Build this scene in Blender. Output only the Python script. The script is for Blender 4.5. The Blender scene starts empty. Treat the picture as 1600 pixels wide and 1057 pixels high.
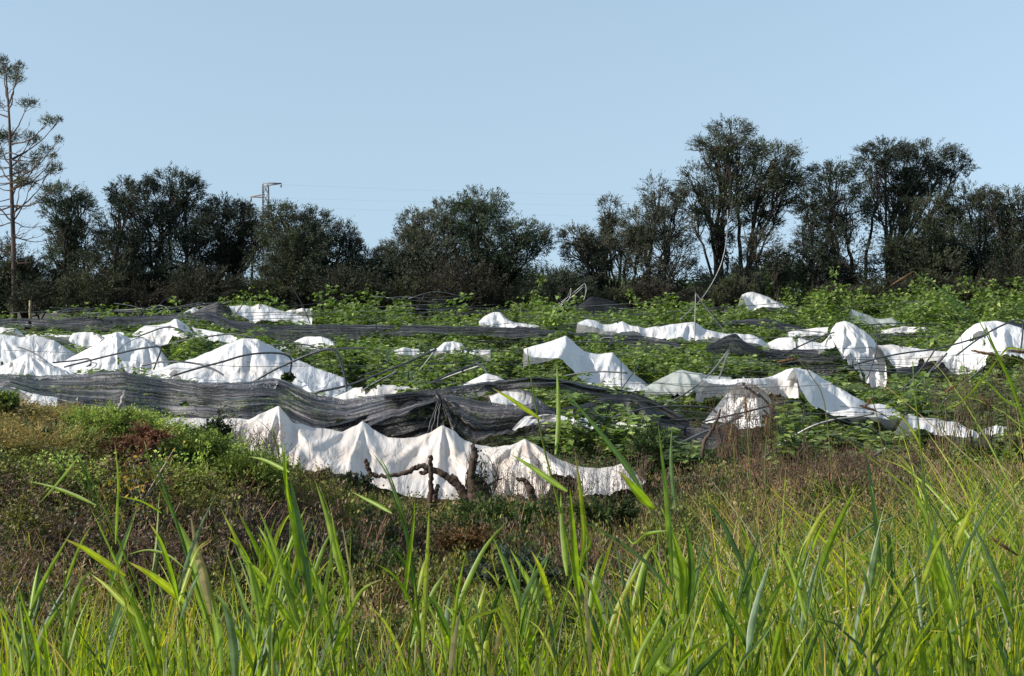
import bpy, math, random
import numpy as np
from mathutils import Vector

# ------------------------------------------------------------------ camera, sky, sun, exposure
scene = bpy.context.scene
COL = scene.collection
CAMZ = 3.2
F = 2222.0
PITCH = math.atan(118.5 / F)
cam_d = bpy.data.cameras.new('camera')
cam = bpy.data.objects.new('camera', cam_d)
COL.objects.link(cam)
cam.location = (0, 0, CAMZ)
cam.rotation_euler = (math.pi / 2 - PITCH, 0, 0)
cam_d.sensor_width = 36
cam_d.lens = 36 * F / 1600
cam_d.clip_start = 0.1
cam_d.clip_end = 3000
scene.camera = cam

SUN_DIR = Vector((-0.88, -0.22, 0.56)).normalized()
SUN_EL = math.asin(SUN_DIR.z)
SUN_AZ = math.atan2(SUN_DIR.x, SUN_DIR.y)
world = bpy.data.worlds.new('World')
scene.world = world
world.use_nodes = True
wn = world.node_tree.nodes
wl = world.node_tree.links
wn.clear()
sky = wn.new('ShaderNodeTexSky')
sky.sky_type = 'NISHITA'
sky.sun_disc = False
sky.sun_elevation = SUN_EL
sky.sun_rotation = SUN_AZ
sky.altitude = 0
sky.air_density = 1.0
sky.dust_density = 0.45
sky.ozone_density = 2.0
bgn = wn.new('ShaderNodeBackground')
bgn.inputs['Strength'].default_value = 0.14
hs = wn.new('ShaderNodeHueSaturation')
hs.inputs['Saturation'].default_value = 0.76
hs.inputs['Hue'].default_value = 0.488
hs.inputs['Value'].default_value = 0.99
outn = wn.new('ShaderNodeOutputWorld')
# clear even sky: the band of air just above the horizon is read a little higher up, for every direction alike
tcw = wn.new('ShaderNodeTexCoord')
sx = wn.new('ShaderNodeSeparateXYZ')
cx_ = wn.new('ShaderNodeCombineXYZ')
zm = wn.new('ShaderNodeMath'); zm.operation = 'MULTIPLY_ADD'; zm.inputs[1].default_value = 0.36; zm.inputs[2].default_value = 0.185; zm.use_clamp = False
zc = wn.new('ShaderNodeMath'); zc.operation = 'MAXIMUM'; zc.inputs[1].default_value = 0.0
wl.new(tcw.outputs['Generated'], sx.inputs[0])
wl.new(sx.outputs['Z'], zc.inputs[0]); wl.new(zc.outputs[0], zm.inputs[0])
wl.new(sx.outputs['X'], cx_.inputs['X']); wl.new(sx.outputs['Y'], cx_.inputs['Y']); wl.new(zm.outputs[0], cx_.inputs['Z'])
nv_ = wn.new('ShaderNodeVectorMath'); nv_.operation = 'NORMALIZE'
wl.new(cx_.outputs[0], nv_.inputs[0]); wl.new(nv_.outputs[0], sky.inputs['Vector'])
wl.new(sky.outputs[0], hs.inputs['Color'])
wl.new(hs.outputs[0], bgn.inputs['Color'])
wl.new(bgn.outputs[0], outn.inputs['Surface'])

sun_d = bpy.data.lights.new('sun', 'SUN')
sun_d.energy = 5.0
sun_d.angle = math.radians(0.5)
sun_d.color = (1.0, 0.95, 0.87)
sun = bpy.data.objects.new('sun', sun_d)
COL.objects.link(sun)
sun.rotation_euler = SUN_DIR.to_track_quat('Z', 'Y').to_euler()
sun.location = (-30, -10, 40)

vs = scene.view_settings
scene.display_settings.display_device = 'sRGB'
vs.view_transform = 'Standard'
vs.look = 'None'
vs.gamma = 1
vs.use_curve_mapping = False
vs.exposure = 0.32
scene.cycles.transparent_max_bounces = 24
scene.cycles.max_bounces = 7

# ------------------------------------------------------------------ helpers
rng = np.random.default_rng(7)
random.seed(7)
ST, CT = math.sin(PITCH), math.cos(PITCH)


def P(px, py, d):
    """world point seen in photo pixel (px,py) that lies d metres out; arrays welcome"""
    px = np.asarray(px, float); py = np.asarray(py, float); d = np.asarray(d, float)
    a = (px - 800) / F
    b = (528.5 - py) / F
    ry = CT + b * ST
    rz = -ST + b * CT
    s = d / ry
    return np.stack(np.broadcast_arrays(a * s, d + 0 * s, CAMZ + rz * s), -1)


def proj(p):
    p = np.asarray(p, float)
    x, y, z = p[..., 0], p[..., 1], p[..., 2] - CAMZ
    dep = y * CT - z * ST
    up = y * ST + z * CT
    return 800 + F * x / dep, 528.5 - F * up / dep


def _h(ix, iy, iz, seed):
    n = (ix * 374761393 + iy * 668265263 + iz * 2147483647 + seed * 974711) & 0xffffffff
    n = ((n ^ (n >> 13)) * 1274126177) & 0xffffffff
    n = (n ^ (n >> 16)) & 0xffff
    return n / 65535.0


def vnoise(x, y, z=0.0, seed=0):
    x, y, z = np.broadcast_arrays(np.asarray(x, float), np.asarray(y, float), np.asarray(z, float))
    ix = np.floor(x).astype(np.int64); iy = np.floor(y).astype(np.int64); iz = np.floor(z).astype(np.int64)
    fx = x - ix; fy = y - iy; fz = z - iz
    fx = fx * fx * (3 - 2 * fx); fy = fy * fy * (3 - 2 * fy); fz = fz * fz * (3 - 2 * fz)
    r = 0
    for a in (0, 1):
        for b in (0, 1):
            for c in (0, 1):
                w = (fx if a else 1 - fx) * (fy if b else 1 - fy) * (fz if c else 1 - fz)
                r = r + w * _h(ix + a, iy + b, iz + c, seed)
    return r * 2 - 1


def fbm(x, y, z=0.0, o=4, seed=0):
    r = 0; a = 1.0; f = 1.0
    for i in range(o):
        r = r + a * vnoise(np.asarray(x) * f, np.asarray(y) * f, np.asarray(z) * f, seed + i)
        a *= 0.5; f *= 2.03
    return r


def facet(x, y, seed=0):
    """flat facets meeting in sharp creases, like crushed film"""
    x = np.asarray(x, float); y = np.asarray(y, float)
    x, y = np.broadcast_arrays(x, y)
    x = x + .35 * vnoise(x * .9, y * .9, 2.2, seed + 71); y = y + .35 * vnoise(x * .9, y * .9, 5.1, seed + 72)
    i = np.floor(x).astype(np.int64); j = np.floor(y).astype(np.int64); fx = x - i; fy = y - j
    z = np.zeros_like(i)
    a, b, c, d = _h(i, j, z, seed), _h(i + 1, j, z, seed), _h(i, j + 1, z, seed), _h(i + 1, j + 1, z, seed)
    lo = a + fx * (b - a) + fy * (c - a)
    hi = d + (1 - fx) * (c - d) + (1 - fy) * (b - d)
    return np.where(fx + fy < 1, lo, hi) * 2 - 1


def sstep(a, b, x):
    t = np.clip((np.asarray(x, float) - a) / (b - a), 0, 1)
    return t * t * (3 - 2 * t)


def ground_h(x, y):
    x = np.asarray(x, float); y = np.asarray(y, float)
    base = np.interp(y, [-40, 0, 3, 6, 9.5, 13, 600], [1.5, 1.5, 1.35, 0.8, 0.15, 0.0, 0.0])
    m = np.interp(x, [-14, -9, -5.2, -4.2, -3.6, -3.0, -2.4, -1.5, -.8], [1.3, 1.45, 1.58, 1.50, 1.26, 0.98, 0.6, 0.2, 0])
    m = m * sstep(9.5, 14.2, y) * (1 - sstep(15.2, 19.5, y))
    r = 0.55 * sstep(0.8, 4.5, x) * sstep(8, 12.5, y) * (1 - sstep(15, 19, y))
    far = 0.45 * sstep(5, 22, x) * sstep(35, 62, y)
    n = 0.07 * fbm(x * 0.7, y * 0.7, seed=3) * sstep(6, 10, y)
    hl = 0.10 * fbm(x * 0.05, y * 0.05, seed=9) * sstep(60, 120, y)
    fall = -0.022 * np.maximum(0, y - 74)
    hol = 0.45 * np.exp(-((x + 3.78) / .24) ** 2 - ((y - 13.8) / .5) ** 2)
    return base - hol + m + r + far + n + hl + fall


def mesh_from(name, verts, tris=None, quads=None, col=None, uv=None, smooth=False):
    me = bpy.data.meshes.new(name)
    nt = 0 if tris is None else len(tris)
    nq = 0 if quads is None else len(quads)
    me.vertices.add(len(verts))
    me.vertices.foreach_set('co', np.asarray(verts, np.float32).ravel())
    loops = []
    if nt: loops.append(np.asarray(tris, np.int32).ravel())
    if nq: loops.append(np.asarray(quads, np.int32).ravel())
    loops = np.concatenate(loops)
    me.loops.add(len(loops))
    me.loops.foreach_set('vertex_index', loops)
    me.polygons.add(nt + nq)
    st = np.concatenate([np.arange(nt) * 3, nt * 3 + np.arange(nq) * 4]).astype(np.int32)
    me.polygons.foreach_set('loop_start', st)
    if smooth:
        me.polygons.foreach_set('use_smooth', np.ones(nt + nq, bool))
    me.update(calc_edges=True)
    if col is not None:
        c = np.ones((len(verts), 4), np.float32); c[:, :3] = col
        at = me.color_attributes.new('Col', 'FLOAT_COLOR', 'POINT')
        at.data.foreach_set('color', c.ravel())
    if uv is not None:
        ul = me.uv_layers.new(name='UVMap')
        ul.data.foreach_set('uv', np.asarray(uv, np.float32)[loops].ravel())
    return me


class MB:
    def __init__(s):
        s.v = []; s.t = []; s.q = []; s.c = []; s.uv = []; s.n = 0

    def add(s, v, tris=None, quads=None, col=(1, 1, 1), uv=None):
        v = np.asarray(v, float).reshape(-1, 3)
        if tris is not None and len(tris): s.t.append(np.asarray(tris) + s.n)
        if quads is not None and len(quads): s.q.append(np.asarray(quads) + s.n)
        c = np.asarray(col, float)
        if c.ndim == 1: c = np.tile(c, (len(v), 1))
        s.v.append(v); s.c.append(c); s.n += len(v)
        s.uv.append(np.zeros((len(v), 2)) if uv is None else uv)

    def mesh(s, name, smooth=False):
        return mesh_from(name, np.concatenate(s.v), np.concatenate(s.t) if s.t else None,
                         np.concatenate(s.q) if s.q else None, np.concatenate(s.c), np.concatenate(s.uv), smooth)

    def build(s, name, mat, parent=None, smooth=False, loc=None):
        me = s.mesh(name, smooth)
        return link(name, me, mat, parent, loc)


def link(name, me, mat, parent=None, loc=None):
    if mat is not None and not me.materials: me.materials.append(mat)
    o = bpy.data.objects.new(name, me)
    COL.objects.link(o)
    if parent is not None:
        o.parent = parent
        if loc is None: o.location = (-parent.location[0], -parent.location[1], -parent.location[2])
    if loc is not None: o.location = loc
    return o


def tag(o, label=None, cat=None, group=None, kind=None):
    if label: o['label'] = label
    if cat: o['category'] = cat
    if group: o['group'] = group
    if kind: o['kind'] = kind
    return o


def thing(name, label, cat, loc=(0, 0, 0), group=None):
    o = bpy.data.objects.new(name, None)
    o.empty_display_size = 0.2
    COL.objects.link(o)
    o.location = loc
    return tag(o, label, cat, group)


def tube(mb, pts, rad, sides=6, col=(1, 1, 1), cap=True):
    pts = np.asarray(pts, float)
    n = len(pts)
    rad = np.broadcast_to(np.asarray(rad, float), (n,))
    t = np.gradient(pts, axis=0)
    t /= np.linalg.norm(t, axis=1)[:, None] + 1e-9
    ref = np.array([0.0, 1.0, 0.0]) if abs(t[:, 1]).mean() < 0.7 else np.array([1.0, 0, 0])
    a = np.cross(t, ref); a /= np.linalg.norm(a, axis=1)[:, None] + 1e-9
    b = np.cross(t, a)
    th = np.arange(sides) * 2 * math.pi / sides
    ring = a[:, None, :] * np.cos(th)[None, :, None] + b[:, None, :] * np.sin(th)[None, :, None]
    v = (pts[:, None, :] + ring * rad[:, None, None]).reshape(-1, 3)
    i = np.arange(n - 1)[:, None] * sides; j = np.arange(sides)[None, :]; k = (j + 1) % sides
    q = np.stack([i + j, i + k, i + sides + k, i + sides + j], -1).reshape(-1, 4)
    tr = []
    if cap:
        v = np.concatenate([v, pts[:1], pts[-1:]])
        c0 = n * sides
        for jj in range(sides):
            tr.append([c0, (jj + 1) % sides, jj])
            tr.append([c0 + 1, (n - 1) * sides + jj, (n - 1) * sides + (jj + 1) % sides])
    mb.add(v, tris=np.array(tr) if tr else None, quads=q, col=col)


def spline(pts, n, sharp=False):
    pts = np.asarray(pts, float)
    if len(pts) < 3 or sharp:
        d = np.concatenate([[0], np.cumsum(np.linalg.norm(np.diff(pts, axis=0), axis=1))])
        u = np.linspace(0, d[-1], n)
        return np.stack([np.interp(u, d, pts[:, k]) for k in range(pts.shape[1])], -1)
    p = np.concatenate([[2 * pts[0] - pts[1]], pts, [2 * pts[-1] - pts[-2]]])
    d = np.concatenate([[0], np.cumsum(np.linalg.norm(np.diff(pts, axis=0), axis=1) ** 0.5)])
    u = np.linspace(0, d[-1], n)
    seg = np.clip(np.searchsorted(d, u, side='right') - 1, 0, len(pts) - 2)
    f = ((u - d[seg]) / (d[seg + 1] - d[seg] + 1e-9))[:, None]
    p0, p1, p2, p3 = p[seg], p[seg + 1], p[seg + 2], p[seg + 3]
    return 0.5 * ((2 * p1) + (-p0 + p2) * f + (2 * p0 - 5 * p1 + 4 * p2 - p3) * f ** 2 + (-p0 + 3 * p1 - 3 * p2 + p3) * f ** 3)


def unit(v):
    return v / (np.linalg.norm(v, axis=-1, keepdims=True) + 1e-9)


def rand_dirs(n, r=None):
    r = r or rng
    return unit(r.normal(size=(n, 3)))


def leaf_tris(mb, cen, dirs, L, W, col):
    """narrow one-triangle leaves"""
    n = len(cen)
    s = unit(np.cross(dirs, rand_dirs(n)))
    L = np.broadcast_to(L, (n,))[:, None]; W = np.broadcast_to(W, (n,))[:, None]
    v = np.stack([cen - s * W, cen + s * W, cen + dirs * L], 1).reshape(-1, 3)
    t = np.arange(n * 3).reshape(-1, 3)
    mb.add(v, tris=t, col=np.repeat(np.broadcast_to(col, (n, 3)), 3, 0))


def leaf_folded(mb, cen, dirs, L, W, col, nrm=None, fold=0.35):
    """pointed leaves of two triangles folded on the midrib"""
    n = len(cen)
    nrm = rand_dirs(n) if nrm is None else nrm
    s = unit(np.cross(dirs, nrm)); up = unit(np.cross(s, dirs))
    L = np.broadcast_to(L, (n,))[:, None]; W = np.broadcast_to(W, (n,))[:, None]
    mid = cen + dirs * L * 0.42
    v = np.stack([cen, mid - s * W + up * W * fold, cen + dirs * L, mid + s * W + up * W * fold], 1).reshape(-1, 3)
    i = np.arange(n)[:, None] * 4
    t = np.concatenate([i + np.array([[0, 1, 2]]), i + np.array([[0, 2, 3]])], 0)
    mb.add(v, tris=t, col=np.repeat(np.broadcast_to(col, (n, 3)), 4, 0))


def place_many(mb, tmpl, pos, rot, scale, tint):
    """add rotated, scaled copies of a template (v,tris,col) to mb"""
    v, t, c = tmpl
    n = len(pos)
    cs, sn = np.cos(rot), np.sin(rot)
    sc = np.asarray(scale)
    if sc.ndim == 1: sc = np.stack([sc, sc, sc], -1)
    x = v[None, :, 0] * sc[:, None, 0]; y = v[None, :, 1] * sc[:, None, 1]; z = v[None, :, 2] * sc[:, None, 2]
    X = x * cs[:, None] - y * sn[:, None] + pos[:, None, 0]
    Y = x * sn[:, None] + y * cs[:, None] + pos[:, None, 1]
    Z = z + pos[:, None, 2]
    V = np.stack([X, Y, Z], -1).reshape(-1, 3)
    T = (t[None] + (np.arange(n) * len(v))[:, None, None]).reshape(-1, 3)
    C = (c[None] * tint[:, None, :]).reshape(-1, 3)
    mb.add(V, tris=T, col=C)


# ------------------------------------------------------------------ materials
def new_mat(name):
    m = bpy.data.materials.new(name)
    m.use_nodes = True
    m.node_tree.nodes.clear()
    return m, m.node_tree.nodes, m.node_tree.links


def foliage_mat(name, transl=0.35, rough=0.55, spec=0.3, tgain=(1.3, 1.5, 0.6), nscale=3.0, nvar=0.3):
    m, N, L = new_mat(name)
    at = N.new('ShaderNodeAttribute'); at.attribute_name = 'Col'
    geo = N.new('ShaderNodeNewGeometry')
    nz = N.new('ShaderNodeTexNoise'); nz.inputs['Scale'].default_value = nscale; nz.inputs['Detail'].default_value = 3
    L.new(geo.outputs['Position'], nz.inputs['Vector'])
    mr = N.new('ShaderNodeMapRange'); mr.inputs['From Min'].default_value = 0.3; mr.inputs['From Max'].default_value = 0.7
    mr.inputs['To Min'].default_value = 1 - nvar; mr.inputs['To Max'].default_value = 1 + nvar
    L.new(nz.outputs['Fac'], mr.inputs['Value'])
    mul = N.new('ShaderNodeVectorMath'); mul.operation = 'MULTIPLY'
    L.new(at.outputs['Color'], mul.inputs[0]); L.new(mr.outputs[0], mul.inputs[1])
    pb = N.new('ShaderNodeBsdfPrincipled')
    pb.inputs['Roughness'].default_value = rough
    pb.inputs['Specular IOR Level'].default_value = spec
    L.new(mul.outputs[0], pb.inputs['Base Color'])
    tr = N.new('ShaderNodeBsdfTranslucent')
    m2 = N.new('ShaderNodeVectorMath'); m2.operation = 'MULTIPLY'; m2.inputs[1].default_value = tgain
    L.new(mul.outputs[0], m2.inputs[0]); L.new(m2.outputs[0], tr.inputs['Color'])
    mx = N.new('ShaderNodeMixShader'); mx.inputs[0].default_value = transl
    L.new(pb.outputs[0], mx.inputs[1]); L.new(tr.outputs[0], mx.inputs[2])
    o = N.new('ShaderNodeOutputMaterial'); L.new(mx.outputs[0], o.inputs['Surface'])
    return m


def bark_mat(name, c1, c2, scale=8):
    m, N, L = new_mat(name)
    tc = N.new('ShaderNodeTexCoord')
    mp = N.new('ShaderNodeMapping'); mp.inputs['Scale'].default_value = (1, 1, 0.25)
    L.new(tc.outputs['Object'], mp.inputs[0])
    nz = N.new('ShaderNodeTexNoise'); nz.inputs['Scale'].default_value = scale; nz.inputs['Detail'].default_value = 6
    nz.inputs['Roughness'].default_value = 0.7
    L.new(mp.outputs[0], nz.inputs['Vector'])
    cr = N.new('ShaderNodeValToRGB')
    cr.color_ramp.elements[0].position = 0.35; cr.color_ramp.elements[0].color = (*c1, 1)
    cr.color_ramp.elements[1].position = 0.68; cr.color_ramp.elements[1].color = (*c2, 1)
    L.new(nz.outputs['Fac'], cr.inputs[0])
    pb = N.new('ShaderNodeBsdfPrincipled'); pb.inputs['Roughness'].default_value = 0.9
    pb.inputs['Specular IOR Level'].default_value = 0.2
    L.new(cr.outputs[0], pb.inputs['Base Color'])
    bp = N.new('ShaderNodeBump'); bp.inputs['Strength'].default_value = 0.6; bp.inputs['Distance'].default_value = 0.02
    L.new(nz.outputs['Fac'], bp.inputs['Height']); L.new(bp.outputs[0], pb.inputs['Normal'])
    o = N.new('ShaderNodeOutputMaterial'); L.new(pb.outputs[0], o.inputs['Surface'])
    return m


def plastic_mat(name, base=(0.80, 0.785, 0.77), dirt=(0.60, 0.47, 0.35), dirt_amt=0.3, transl=0.22, clear=0.0, seed=0.0):
    m, N, L = new_mat(name)
    tc = N.new('ShaderNodeTexCoord')
    geo = N.new('ShaderNodeNewGeometry')
    nz = N.new('ShaderNodeTexNoise'); nz.noise_dimensions = '4D'; nz.inputs['W'].default_value = seed
    nz.inputs['Scale'].default_value = 0.9; nz.inputs['Detail'].default_value = 7; nz.inputs['Roughness'].default_value = 0.62
    nz.inputs['Distortion'].default_value = 0.6
    L.new(geo.outputs['Position'], nz.inputs['Vector'])
    cr = N.new('ShaderNodeValToRGB')
    cr.color_ramp.elements[0].position = 0.42; cr.color_ramp.elements[0].color = (0, 0, 0, 1)
    cr.color_ramp.elements[1].position = 0.78; cr.color_ramp.elements[1].color = (dirt_amt * 2,) * 3 + (1,)
    L.new(nz.outputs['Fac'], cr.inputs[0])
    mix = N.new('ShaderNodeMix'); mix.data_type = 'RGBA'
    mix.inputs[6].default_value = (*base, 1); mix.inputs[7].default_value = (*dirt, 1)
    L.new(cr.outputs[0], mix.inputs[0])
    # faint creases running across the film
    nz2 = N.new('ShaderNodeTexNoise'); nz2.inputs['Scale'].default_value = 3.4; nz2.inputs['Detail'].default_value = 5
    nz2.inputs['Distortion'].default_value = 1.2
    mp = N.new('ShaderNodeMapping'); mp.inputs['Scale'].default_value = (1.0, 0.75, 1); mp.inputs['Rotation'].default_value = (0, 0, .18)
    L.new(tc.outputs['UV'], mp.inputs[0]); L.new(mp.outputs[0], nz2.inputs['Vector'])
    nr_ = N.new('ShaderNodeTexNoise'); nr_.noise_type = 'RIDGED_MULTIFRACTAL'; nr_.inputs['Scale'].default_value = 1.5; nr_.inputs['Detail'].default_value = 2.5
    nr_.inputs['Distortion'].default_value = 0.4; nr_.inputs['Roughness'].default_value = 0.5
    L.new(mp.outputs[0], nr_.inputs['Vector'])
    am_ = N.new('ShaderNodeMath'); am_.operation = 'MULTIPLY_ADD'; am_.inputs[1].default_value = 0.35
    L.new(nr_.outputs['Fac'], am_.inputs[0]); L.new(nz2.outputs['Fac'], am_.inputs[2])
    bp = N.new('ShaderNodeBump'); bp.inputs['Strength'].default_value = 0.7; bp.inputs['Distance'].default_value = 0.10
    L.new(am_.outputs[0], bp.inputs['Height'])
    pb = N.new('ShaderNodeBsdfPrincipled'); pb.inputs['Roughness'].default_value = 0.42
    pb.inputs['Specular IOR Level'].default_value = 0.4
    L.new(mix.outputs[2], pb.inputs['Base Color']); L.new(bp.outputs[0], pb.inputs['Normal'])
    tr = N.new('ShaderNodeBsdfTranslucent'); L.new(mix.outputs[2], tr.inputs['Color']); L.new(bp.outputs[0], tr.inputs['Normal'])
    mx = N.new('ShaderNodeMixShader'); mx.inputs[0].default_value = transl
    L.new(pb.outputs[0], mx.inputs[1]); L.new(tr.outputs[0], mx.inputs[2])
    last = mx
    if clear > 0:
        tp = N.new('ShaderNodeBsdfTransparent')
        m3 = N.new('ShaderNodeMixShader'); m3.inputs[0].default_value = clear
        L.new(mx.outputs[0], m3.inputs[1]); L.new(tp.outputs[0], m3.inputs[2]); last = m3
    o = N.new('ShaderNodeOutputMaterial'); L.new(last.outputs[0], o.inputs['Surface'])
    return m


def net_mat(name, dark=(0.022, 0.021, 0.023), light=(0.19, 0.172, 0.178), alpha=0.24, bias=0.5, seed=0.0):
    m, N, L = new_mat(name)
    tc = N.new('ShaderNodeTexCoord')
    mp = N.new('ShaderNodeMapping'); mp.inputs['Scale'].default_value = (0.55, 27, 1); mp.inputs['Location'].default_value = (seed, seed, 0)
    L.new(tc.outputs['UV'], mp.inputs[0])
    nz = N.new('ShaderNodeTexNoise'); nz.inputs['Scale'].default_value = 1.0; nz.inputs['Detail'].default_value = 5
    nz.inputs['Roughness'].default_value = 0.62; nz.inputs['Distortion'].default_value = 0.3
    L.new(mp.outputs[0], nz.inputs['Vector'])
    nf = N.new('ShaderNodeTexNoise'); nf.inputs['Scale'].default_value = 24; nf.inputs['Detail'].default_value = 2
    L.new(tc.outputs['UV'], nf.inputs['Vector'])
    ad = N.new('ShaderNodeMath'); ad.operation = 'MULTIPLY_ADD'; ad.inputs[1].default_value = 0.25
    L.new(nf.outputs['Fac'], ad.inputs[0]); L.new(nz.outputs['Fac'], ad.inputs[2])
    cr = N.new('ShaderNodeValToRGB')
    cr.color_ramp.elements[0].position = bias + 0.075; cr.color_ramp.elements[0].color = (*dark, 1)
    cr.color_ramp.elements[1].position = bias + 0.24; cr.color_ramp.elements[1].color = (*light, 1)  # long streaks paint the lit and shaded lines of folds into the net colour
    L.new(ad.outputs[0], cr.inputs[0])
    pb = N.new('ShaderNodeBsdfPrincipled'); pb.inputs['Roughness'].default_value = 0.45
    pb.inputs['Specular IOR Level'].default_value = 0.5
    L.new(cr.outputs[0], pb.inputs['Base Color'])
    bp = N.new('ShaderNodeBump'); bp.inputs['Strength'].default_value = 0.8; bp.inputs['Distance'].default_value = 0.03
    L.new(ad.outputs[0], bp.inputs['Height']); L.new(bp.outputs[0], pb.inputs['Normal'])
    tp = N.new('ShaderNodeBsdfTransparent')
    na = N.new('ShaderNodeTexNoise'); na.inputs['Scale'].default_value = 1.6; na.inputs['Detail'].default_value = 4
    ma = N.new('ShaderNodeMapping'); ma.inputs['Scale'].default_value = (0.5, 5, 1); ma.inputs['Location'].default_value = (3 + seed, 1, 0)
    L.new(tc.outputs['UV'], ma.inputs[0]); L.new(ma.outputs[0], na.inputs['Vector'])
    sm = N.new('ShaderNodeMath'); sm.operation = 'MULTIPLY'
    L.new(nf.outputs['Fac'], sm.inputs[0]); L.new(na.outputs['Fac'], sm.inputs[1])
    al = N.new('ShaderNodeMapRange'); al.inputs['From Min'].default_value = 0.17; al.inputs['From Max'].default_value = 0.36
    al.inputs['To Min'].default_value = alpha * 0.3; al.inputs['To Max'].default_value = alpha * 3.0
    L.new(sm.outputs[0], al.inputs['Value'])
    mx = N.new('ShaderNodeMixShader'); L.new(al.outputs[0], mx.inputs[0])
    L.new(pb.outputs[0], mx.inputs[1]); L.new(tp.outputs[0], mx.inputs[2])
    o = N.new('ShaderNodeOutputMaterial'); L.new(mx.outputs[0], o.inputs['Surface'])
    return m


def simple_mat(name, c, rough=0.5, metal=0.0, nscale=6, var=0.25):
    m, N, L = new_mat(name)
    geo = N.new('ShaderNodeNewGeometry')
    nz = N.new('ShaderNodeTexNoise'); nz.inputs['Scale'].default_value = nscale; nz.inputs['Detail'].default_value = 4
    L.new(geo.outputs['Position'], nz.inputs['Vector'])
    cr = N.new('ShaderNodeValToRGB')
    cr.color_ramp.elements[0].position = 0.35; cr.color_ramp.elements[0].color = (*[k * (1 - var) for k in c], 1)
    cr.color_ramp.elements[1].position = 0.65; cr.color_ramp.elements[1].color = (*[min(1, k * (1 + var)) for k in c], 1)
    L.new(nz.outputs['Fac'], cr.inputs[0])
    pb = N.new('ShaderNodeBsdfPrincipled'); pb.inputs['Roughness'].default_value = rough; pb.inputs['Metallic'].default_value = metal
    L.new(cr.outputs[0], pb.inputs['Base Color'])
    o = N.new('ShaderNodeOutputMaterial'); L.new(pb.outputs[0], o.inputs['Surface'])
    return m


M_TREE = foliage_mat('tree_leaf', 0.2, 0.6, 0.25, (1.2, 1.3, 0.7), 1.2, 0.3)
M_CROP = foliage_mat('crop_leaf', 0.3, 0.45, 0.4, (1.3, 1.6, 0.5), 2.0, 0.25)
M_GRASS = foliage_mat('grass_blade', 0.5, 0.42, 0.45, (1.45, 1.55, 0.45), 22.0, 0.32)
M_WEED = foliage_mat('weed_leaf', 0.25, 0.65, 0.2, (1.2, 1.3, 0.7), 2.5, 0.35)
M_BARK = bark_mat('dark_bark', (0.018, 0.014, 0.011), (0.07, 0.055, 0.045))
M_PBARK = bark_mat('pine_bark', (0.05, 0.035, 0.028), (0.17, 0.12, 0.095), 5)
M_DEAD = bark_mat('dead_wood', (0.022, 0.016, 0.012), (0.13, 0.088, 0.066), 14)
M_STEM = simple_mat('green_stem', (0.10, 0.12, 0.04), 0.6)
M_PIPE = simple_mat('dull_grey_pipe', (0.055, 0.06, 0.065), 0.5, 0.3)
M_PIPEL = simple_mat('pale_galvanised_pipe', (0.17, 0.17, 0.165), 0.4, 0.4)
M_WIRE = simple_mat('dark_wire', (0.06, 0.07, 0.07), 0.5, 0.3)
M_STEEL = simple_mat('weathered_steel', (0.22, 0.22, 0.22), 0.5, 0.3)
M_RUST = simple_mat('rusty_steel', (0.24, 0.16, 0.12), 0.7)
PL = [plastic_mat('white_film_%s' % w, dirt_amt=a, seed=s) for w, a, s in (('clean', 0.2, 0.0), ('dusty', 0.36, 3.1))]
PL.append(plastic_mat('white_film_soiled', (0.80, 0.74, 0.68), (0.60, 0.45, 0.32), 0.45, 0.24, 0, 7.7))
PL_CLEAR = plastic_mat('clear_film', (0.62, 0.66, 0.64), (0.40, 0.36, 0.26), 0.4, 0.35, 0.28, 5.0)
PL_TAN = plastic_mat('stained_film', (0.72, 0.62, 0.50), (0.55, 0.36, 0.2), 0.5, 0.3, 0.0, 2.0)
NET = net_mat('shade_net_weave')
NET_DK = net_mat("dark_net_weave", (0.008, 0.008, 0.009), (0.065, 0.060, 0.062), 0.14, 0.58, 4.0)
NET_FAR = net_mat('far_net_weave', (0.010, 0.010, 0.011), (0.13, 0.12, 0.125), 0.18, 0.53, 9.0)

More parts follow.
